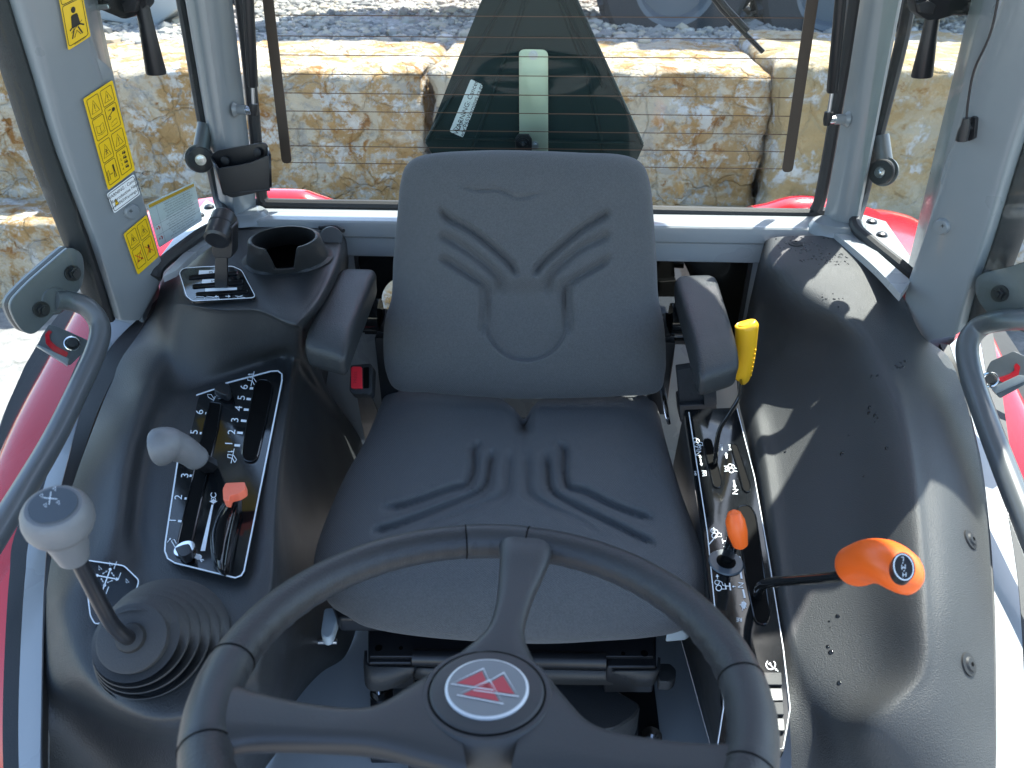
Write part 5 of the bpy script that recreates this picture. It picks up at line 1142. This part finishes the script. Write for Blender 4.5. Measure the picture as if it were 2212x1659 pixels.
def spoke(edgeA, edgeB, hs, th_, name='spoke'):
    rows = []; n = 20
    for a, b_, h, t in zip(edgeA, edgeB, hs, th_):
        A_, B_ = Vector(px2w(*a, h)), Vector(px2w(*b_, h)); c = (A_+B_)/2; hv = (B_-A_)/2; ring = []
        for k_ in range(n):
            an = 2*math.pi*k_/n; ca, sa = math.cos(an), math.sin(an); q = c+hv*math.copysign(abs(ca)**.75, ca); ring.append(wl(q.x, q.y, h+t*math.copysign(abs(sa)**.8, sa)-(.0025*(1-abs(ca)) if sa > 0 else 0)))
        rows.append(ring)
    cols = [spline([r_[j] for r_ in rows], 5) for j in range(n)]; m_ = len(cols[0]); vs = [cols[j][i] for i in range(m_) for j in range(n)]
    fs = [(i*n+j, i*n+(j+1) % n, (i+1)*n+(j+1) % n, (i+1)*n+j) for i in range(m_-1) for j in range(n)]+[tuple(range(n)), tuple((m_-1)*n+j for j in range(n))]
    return mesh(name, vs, fs, M['wheel_s'], sw, angle=80)
spoke([(1074, 1165), (1079, 1200), (1077, 1250), (1068, 1320), (1045, 1375), (985, 1425), (945, 1470)], [(1192, 1165), (1192, 1200), (1172, 1250), (1150, 1300), (1133, 1370), (1150, 1425), (1180, 1470)], [.002, .003, .0, -.003, -.006, -.008, -.010], [.012, .012, .010, .010, .011, .011, .010])
spoke([(455, 1450), (490, 1478), (560, 1505), (680, 1532), (800, 1538), (885, 1490), (960, 1440)], [(455, 1640), (500, 1625), (560, 1617), (680, 1618), (800, 1625), (900, 1650), (1010, 1680)], [0, 0, -.002, -.004, -.006, -.009, -.011], [.013, .012, .0115, .011, .0115, .012, .011])
spoke([(1655, 1600), (1610, 1612), (1540, 1618), (1420, 1608), (1290, 1580), (1225, 1520), (1165, 1440)], [(1655, 1760), (1600, 1730), (1540, 1710), (1420, 1700), (1290, 1690), (1200, 1690), (1100, 1690)], [0, 0, -.002, -.004, -.006, -.009, -.011], [.013, .012, .0115, .011, .0115, .012, .011])
def disc(rs, hs, m, name, parent, n=64, ctr=hubc):
    vs = [wl(ctr[0]+math.cos(2*math.pi*i/n)*r_, ctr[1]+math.sin(2*math.pi*i/n)*r_, h) for r_, h in zip(rs, hs) for i in range(n)]
    fs = [(j*n+i, j*n+(i+1) % n, (j+1)*n+(i+1) % n, (j+1)*n+i) for j in range(len(rs)-1) for i in range(n)]+[tuple((len(rs)-1)*n+i for i in range(n))]
    return mesh(name, vs, fs, m, parent, angle=50)
hub = disc([.052, .049, .0465, .0455], [-.03, -.005, -.0015, .0], M['wheel_s'], 'hub', sw)
disc([.0410, .0408, .039, .0385], [-.002, .0005, .0016, .0017], M['wheel_s'], 'horn_pad', hub)
disc([.0422, .0420], [.0003, .0006], M['slot'], 'pad_gap', hub)
em = disc([.0298, .0298, .0290], [.001, .0030, .0035], M['emblem_silver'], 'emblem_rim', hub)
disc([.0280, .0278], [.0034, .0038], M['emblem_grey'], 'emblem_face', em)
PE = Plane(wl(0, 0, .0040), N_)
ew = Ink(PE, .0005); er = Ink(PE, .0002)
e = lambda u, v: (900*.5486+u*.32242, 2200*.5486+v*.32242)
def tri(a, b_, c):
    q = [Vector(e(*p)) for p in (a, b_, c)]; g = (q[0]+q[1]+q[2])/3; return q, g
e0 = lambda u, v: (493.7+u*.3224, 1206.9+v*.3224)
T1 = [(1490, 838), (1708, 735), (1775, 880)]; T2 = [(1640, 880), (1845, 762), (1945, 922)]; T3 = [(1530, 912), (1750, 810), (1843, 972)]
for T in (T1, T2, T3):
    q = [Vector(e0(*p)) for p in T]; g = (q[0]+q[1]+q[2])/3; ew.line(q, 3.0, True); er.poly([lin(p, g, .22) for p in q])
ew.build('emblem_outline', M['emblem_silver'], em); er.build('emblem_triangles', M['emblem_red'], em)
# column and stalk
col = thing('steering_column', 'dark steering column rising from the floor to the wheel', 'steering column', (0, .2, 0))
MB().tube([wl(hubc[0], hubc[1], -.03), wl(hubc[0], hubc[1]-.01, -.12), wl(hubc[0], hubc[1]-.06, -.35), (0, .12, .05)], [.030, .045, .06, .08], 24).build('shroud', M['plastic'], col)
MB().tube(spline([wl(-.16, -.085, -.06), wl(-.10, -.095, -.065), wl(-.04, -.11, -.07)], 4), [.006, .008, .009, .010, .011, .0115, .012, .012, .012], 14).build('stalk', M['plastic'], col)

# ================================================================== DECALS ON LEFT PILLAR AND GLASS
def quadpts(pl, q, h): return [pl.at(u, v, h) for u, v in q]
class QInk(Ink):
    """ink mapped bilinearly into a pixel quad (top-left, top-right, bottom-right, bottom-left), units = 0..W x 0..H"""
    def __init__(s, pl, q, wd, ht, h=.0012): super().__init__(pl, h); s.q = [Vector(p) for p in q]; s.wd = wd; s.ht = ht
    def _p(s, x, y):
        a, b_ = x/s.wd, y/s.ht; p = lin(lin(s.q[0], s.q[1], a), lin(s.q[3], s.q[2], a), b_); return s.pl.at(p.x, p.y, s.h)
def pictos(k, kr, cells, big=False):
    for (x0, y0, x1, y1, kind) in cells:
        k.line(rounded([(x0+1, y0+1), (x1-1, y0+1), (x1-1, y1-1), (x0+1, y1-1)], 2, 3), .7, True); cx, cy = (x0+x1)/2, (y0+y1)/2; w_, h_ = x1-x0, y1-y0
        if kind == 'warn' or kind == 'warnp': 
            k.line([(cx, cy-h_*.3), (cx+w_*.3, cy+h_*.28), (cx-w_*.3, cy+h_*.28)], .9, True)
            if kind == 'warn': k.line([(cx, cy-h_*.1), (cx, cy+h_*.12)], .9); k.disc((cx, cy+h_*.2), .6)
            else: k.disc((cx, cy-1), 1); k.line([(cx, cy), (cx, cy+3)], 1).line([(cx-2.5, cy+1), (cx+2.5, cy+1)], .7).line([(cx, cy+3), (cx+2, cy+5)], .8).line([(cx, cy+3), (cx-2, cy+5)], .8)
        if kind == 'book': k.line([(cx-6, cy-4), (cx, cy-2), (cx+6, cy-4), (cx+6, cy+5), (cx, cy+7), (cx-6, cy+5)], .5, True).line([(cx, cy-2), (cx, cy+7)], .5).line([(cx-7, cy+7), (cx, cy+9), (cx+7, cy+7)], .4)
        if kind == 'key': k.disc((cx+4, cy-8), 2.6).line([(cx+2, cy-7), (cx-5, cy-3)], 1).ring((cx-5, cy-1), 2.2, .8); k.line([(cx-4, cy+6), (cx+5, cy+4), (cx+5, cy+10), (cx-5, cy+11)], .5, True).arrow((cx-5, cy-10), (cx, cy-10), .6, 2)
        if kind == 'man': k.disc((cx+4, cy-6), 1.5).line([(cx+4, cy-5), (cx+4, cy+2)], 2.6).line([(cx+3, cy+2), (cx+2.6, cy+9)], 1.1).line([(cx+5, cy+2), (cx+5.4, cy+9)], 1.1); k.line([(cx-8, cy-4), (cx-5, cy-4), (cx-5, cy+8), (cx-8, cy+8)], .7, True); k.arrow((cx-3, cy+2), (cx+1, cy+2), .6, 1.6).arrow((cx-1, cy+2), (cx-3.8, cy+2), .6, 1.6)
        if kind == 'list':
            for i in range(4): k.text('%d.' % (i+1), (cx-4, cy-9+i*6), (1, 0), (0, -1), 4.5); k.disc((cx+1, cy-9+i*6), 1.3); k.disc((cx+4, cy-8.5+i*6), 1.6); k.line([(cx, cy-11+i*6), (cx+5, cy-11+i*6)], .5)
        if kind in ('noman', 'nomach'):
            if kind == 'noman': k.disc((cx, cy-5), 1.4).line([(cx, cy-4), (cx, cy+2)], 2.4).line([(cx-3, cy-2), (cx+3, cy-2)], .9).line([(cx-1, cy+2), (cx-1, cy+8)], 1).line([(cx+1, cy+2), (cx+1, cy+8)], 1)
            else: k.line([(cx-6, cy+6), (cx-2, cy-5), (cx+5, cy-5), (cx+6, cy+6)], .6, True).disc((cx-3, cy+5), 1.6).disc((cx+4, cy+5), 1.6)
            kr.line([(cx-7, cy-7), (cx+7, cy+8)], .9).line([(cx-7, cy+8), (cx+7, cy-7)], .9)
D = PBL; hh = .0085
def decal(name, q, label, wd, ht, matn='yellowlabel'):
    o = slab(name, q, D, .0008, M[matn], None, h=hh+.003, r=4); c = D.at(*q[0]); o.data.transform(Matrix.Translation(-c)); o.location = c
    tag(o, label, 'sticker'); return o
q1 = [(118, -55), (166, -75), (196, 78), (148, 109)]
d1 = decal('warning_sticker', q1, 'yellow seat belt sticker at the top of the left middle pillar', 40, 80)
k = QInk(D, [(120, -50), (168, -68), (194, 78), (148, 107)], 40, 100, hh+.0036)
k.line(rounded([(2, 42), (38, 42), (38, 97), (2, 97)], 4, 3), 1, True); k.line(rounded([(2, 3), (38, 3), (38, 40), (2, 40)], 4, 3), 1, True)
k.disc((20, 53), 4, 4.5); k.poly(rounded([(14, 59), (26, 59), (28, 77), (12, 77)], 3, 3)); k.line([(8, 78), (14, 75), (26, 75), (34, 80)], 2.2).line([(16, 78), (10, 90)], 2.2).line([(23, 78), (29, 90)], 2.2).line([(14, 90), (20, 82), (26, 90)], 1.2); k.line([(10, 82), (32, 72)], .8)
k.text('1B18-304-350-1', (22, 98.3), (1, 0), (0, -1), 3.4); k.build('pictograms', M['ink'], d1)
q2 = [(180, 214), (243, 173), (292, 367), (234, 411)]
d2 = decal('warning_sticker', q2, 'long yellow eight-picture warning sticker in the middle of the left middle pillar', 40, 120)
k = QInk(D, q2, 50, 120, hh+.0036); kr = QInk(D, q2, 50, 120, hh+.004)
pictos(k, kr, [(3, 3, 24, 30, 'warn'), (26, 3, 47, 26, 'warn'), (3, 30, 24, 59, 'book'), (26, 26, 47, 58, 'key'), (3, 61, 24, 88, 'warnp'), (26, 60, 47, 84, 'warn'), (3, 88, 24, 117, 'man'), (26, 84, 47, 116, 'list')])
k.build('pictograms', M['ink'], d2)
q3 = [(231, 419), (289, 376), (303, 420), (247, 461)]
d3 = decal('warning_sticker', q3, 'white warning sticker with small yellow triangle below the eight-picture sticker', 60, 40, 'whitelabel')
k = QInk(D, q3, 100, 60, hh+.0036); k.line(rounded([(3, 4), (97, 4), (97, 56), (3, 56)], 6, 3), 1.6, True)
k.text('WARNING : Cancer and', (62, 15), (1, 0), (0, -1), 13).text('Reproductive Harm -', (60, 30), (1, 0), (0, -1), 13).text('www.P65Warnings.ca.gov', (62, 44), (1, 0), (0, -1), 12)
k.line([(12, 44), (19, 26), (26, 44)], 1.8, True).line([(19, 33), (19, 39)], 1.8).build('lettering', M['ink'], d3)
k = QInk(D, q3, 100, 60, hh+.0033); k.poly([(11, 45), (19, 25), (27, 45)]).build('triangle', M['yellowlabel'], d3)
q4 = [(267, 506), (317, 464), (343, 554), (298, 594)]
d4 = decal('warning_sticker', q4, 'small yellow four-picture sticker with red crosses at the foot of the left middle pillar', 50, 70)
k = QInk(D, q4, 50, 70, hh+.0036); kr = QInk(D, q4, 50, 70, hh+.004)
pictos(k, kr, [(3, 3, 24, 30, 'warnp'), (26, 3, 47, 30, 'warnp'), (3, 31, 24, 64, 'nomach'), (26, 31, 47, 64, 'noman')]); k.build('pictograms', M['ink'], d4); kr.build('red_crosses', M['redink'], d4)
# clear instruction sheet on quarter glass
DQ = Plane((-.60, 1.42, .8), (.93, -.36, 0)); qs = [(318, 441), (420, 393), (437, 476), (344, 535)]
o = slab('instruction_sticker', qs, DQ, .0008, M['whitelabel'], None, h=.006, r=4); c = DQ.at(*qs[0]); o.data.transform(Matrix.Translation(-c)); o.location = c
tag(o, 'white printed instruction sticker with amber header on the left quarter glass', 'sticker')
k = QInk(DQ, qs, 100, 70, .0066); rd = random.Random(4); txt = 'Park unit DPF filter Automatic regeneration is required do not stop Keep the parking brake engaged When the filter is in the process of regeneration the exhaust is hot Make sure the area is clear before you leave the machine idle position throttle down fuel'.split()
for i in range(14):
    s = ''
    while len(s) < 38: s += rd.choice(txt)+' '
    k.text(s[:44], (60, 11+i*4.1), (1, 0), (0, -1), 3.6)
k.line([(16, 8), (16, 68)], .4).line([(3, 8), (98, 8)], .4).line([(3, 36), (98, 36)], .4).line([(3, 52), (98, 52)], .4).build('print', M['greyink'], o)
k = QInk(DQ, qs, 100, 70, .0064); k.poly([(2, 2), (98, 2), (98, 7), (2, 7)]).build('header', M['amberink'], o)
k = QInk(DQ, qs, 100, 70, .0068)
for y in (42, 58): k.line([(4, y), (8, y)], .8).line([(6, y-2), (6, y+2)], .8).disc((10, y-2), 1.2).disc((12, y), 1.2).disc((11, y+2), 1)
k.build('symbols', M['redink'], o)
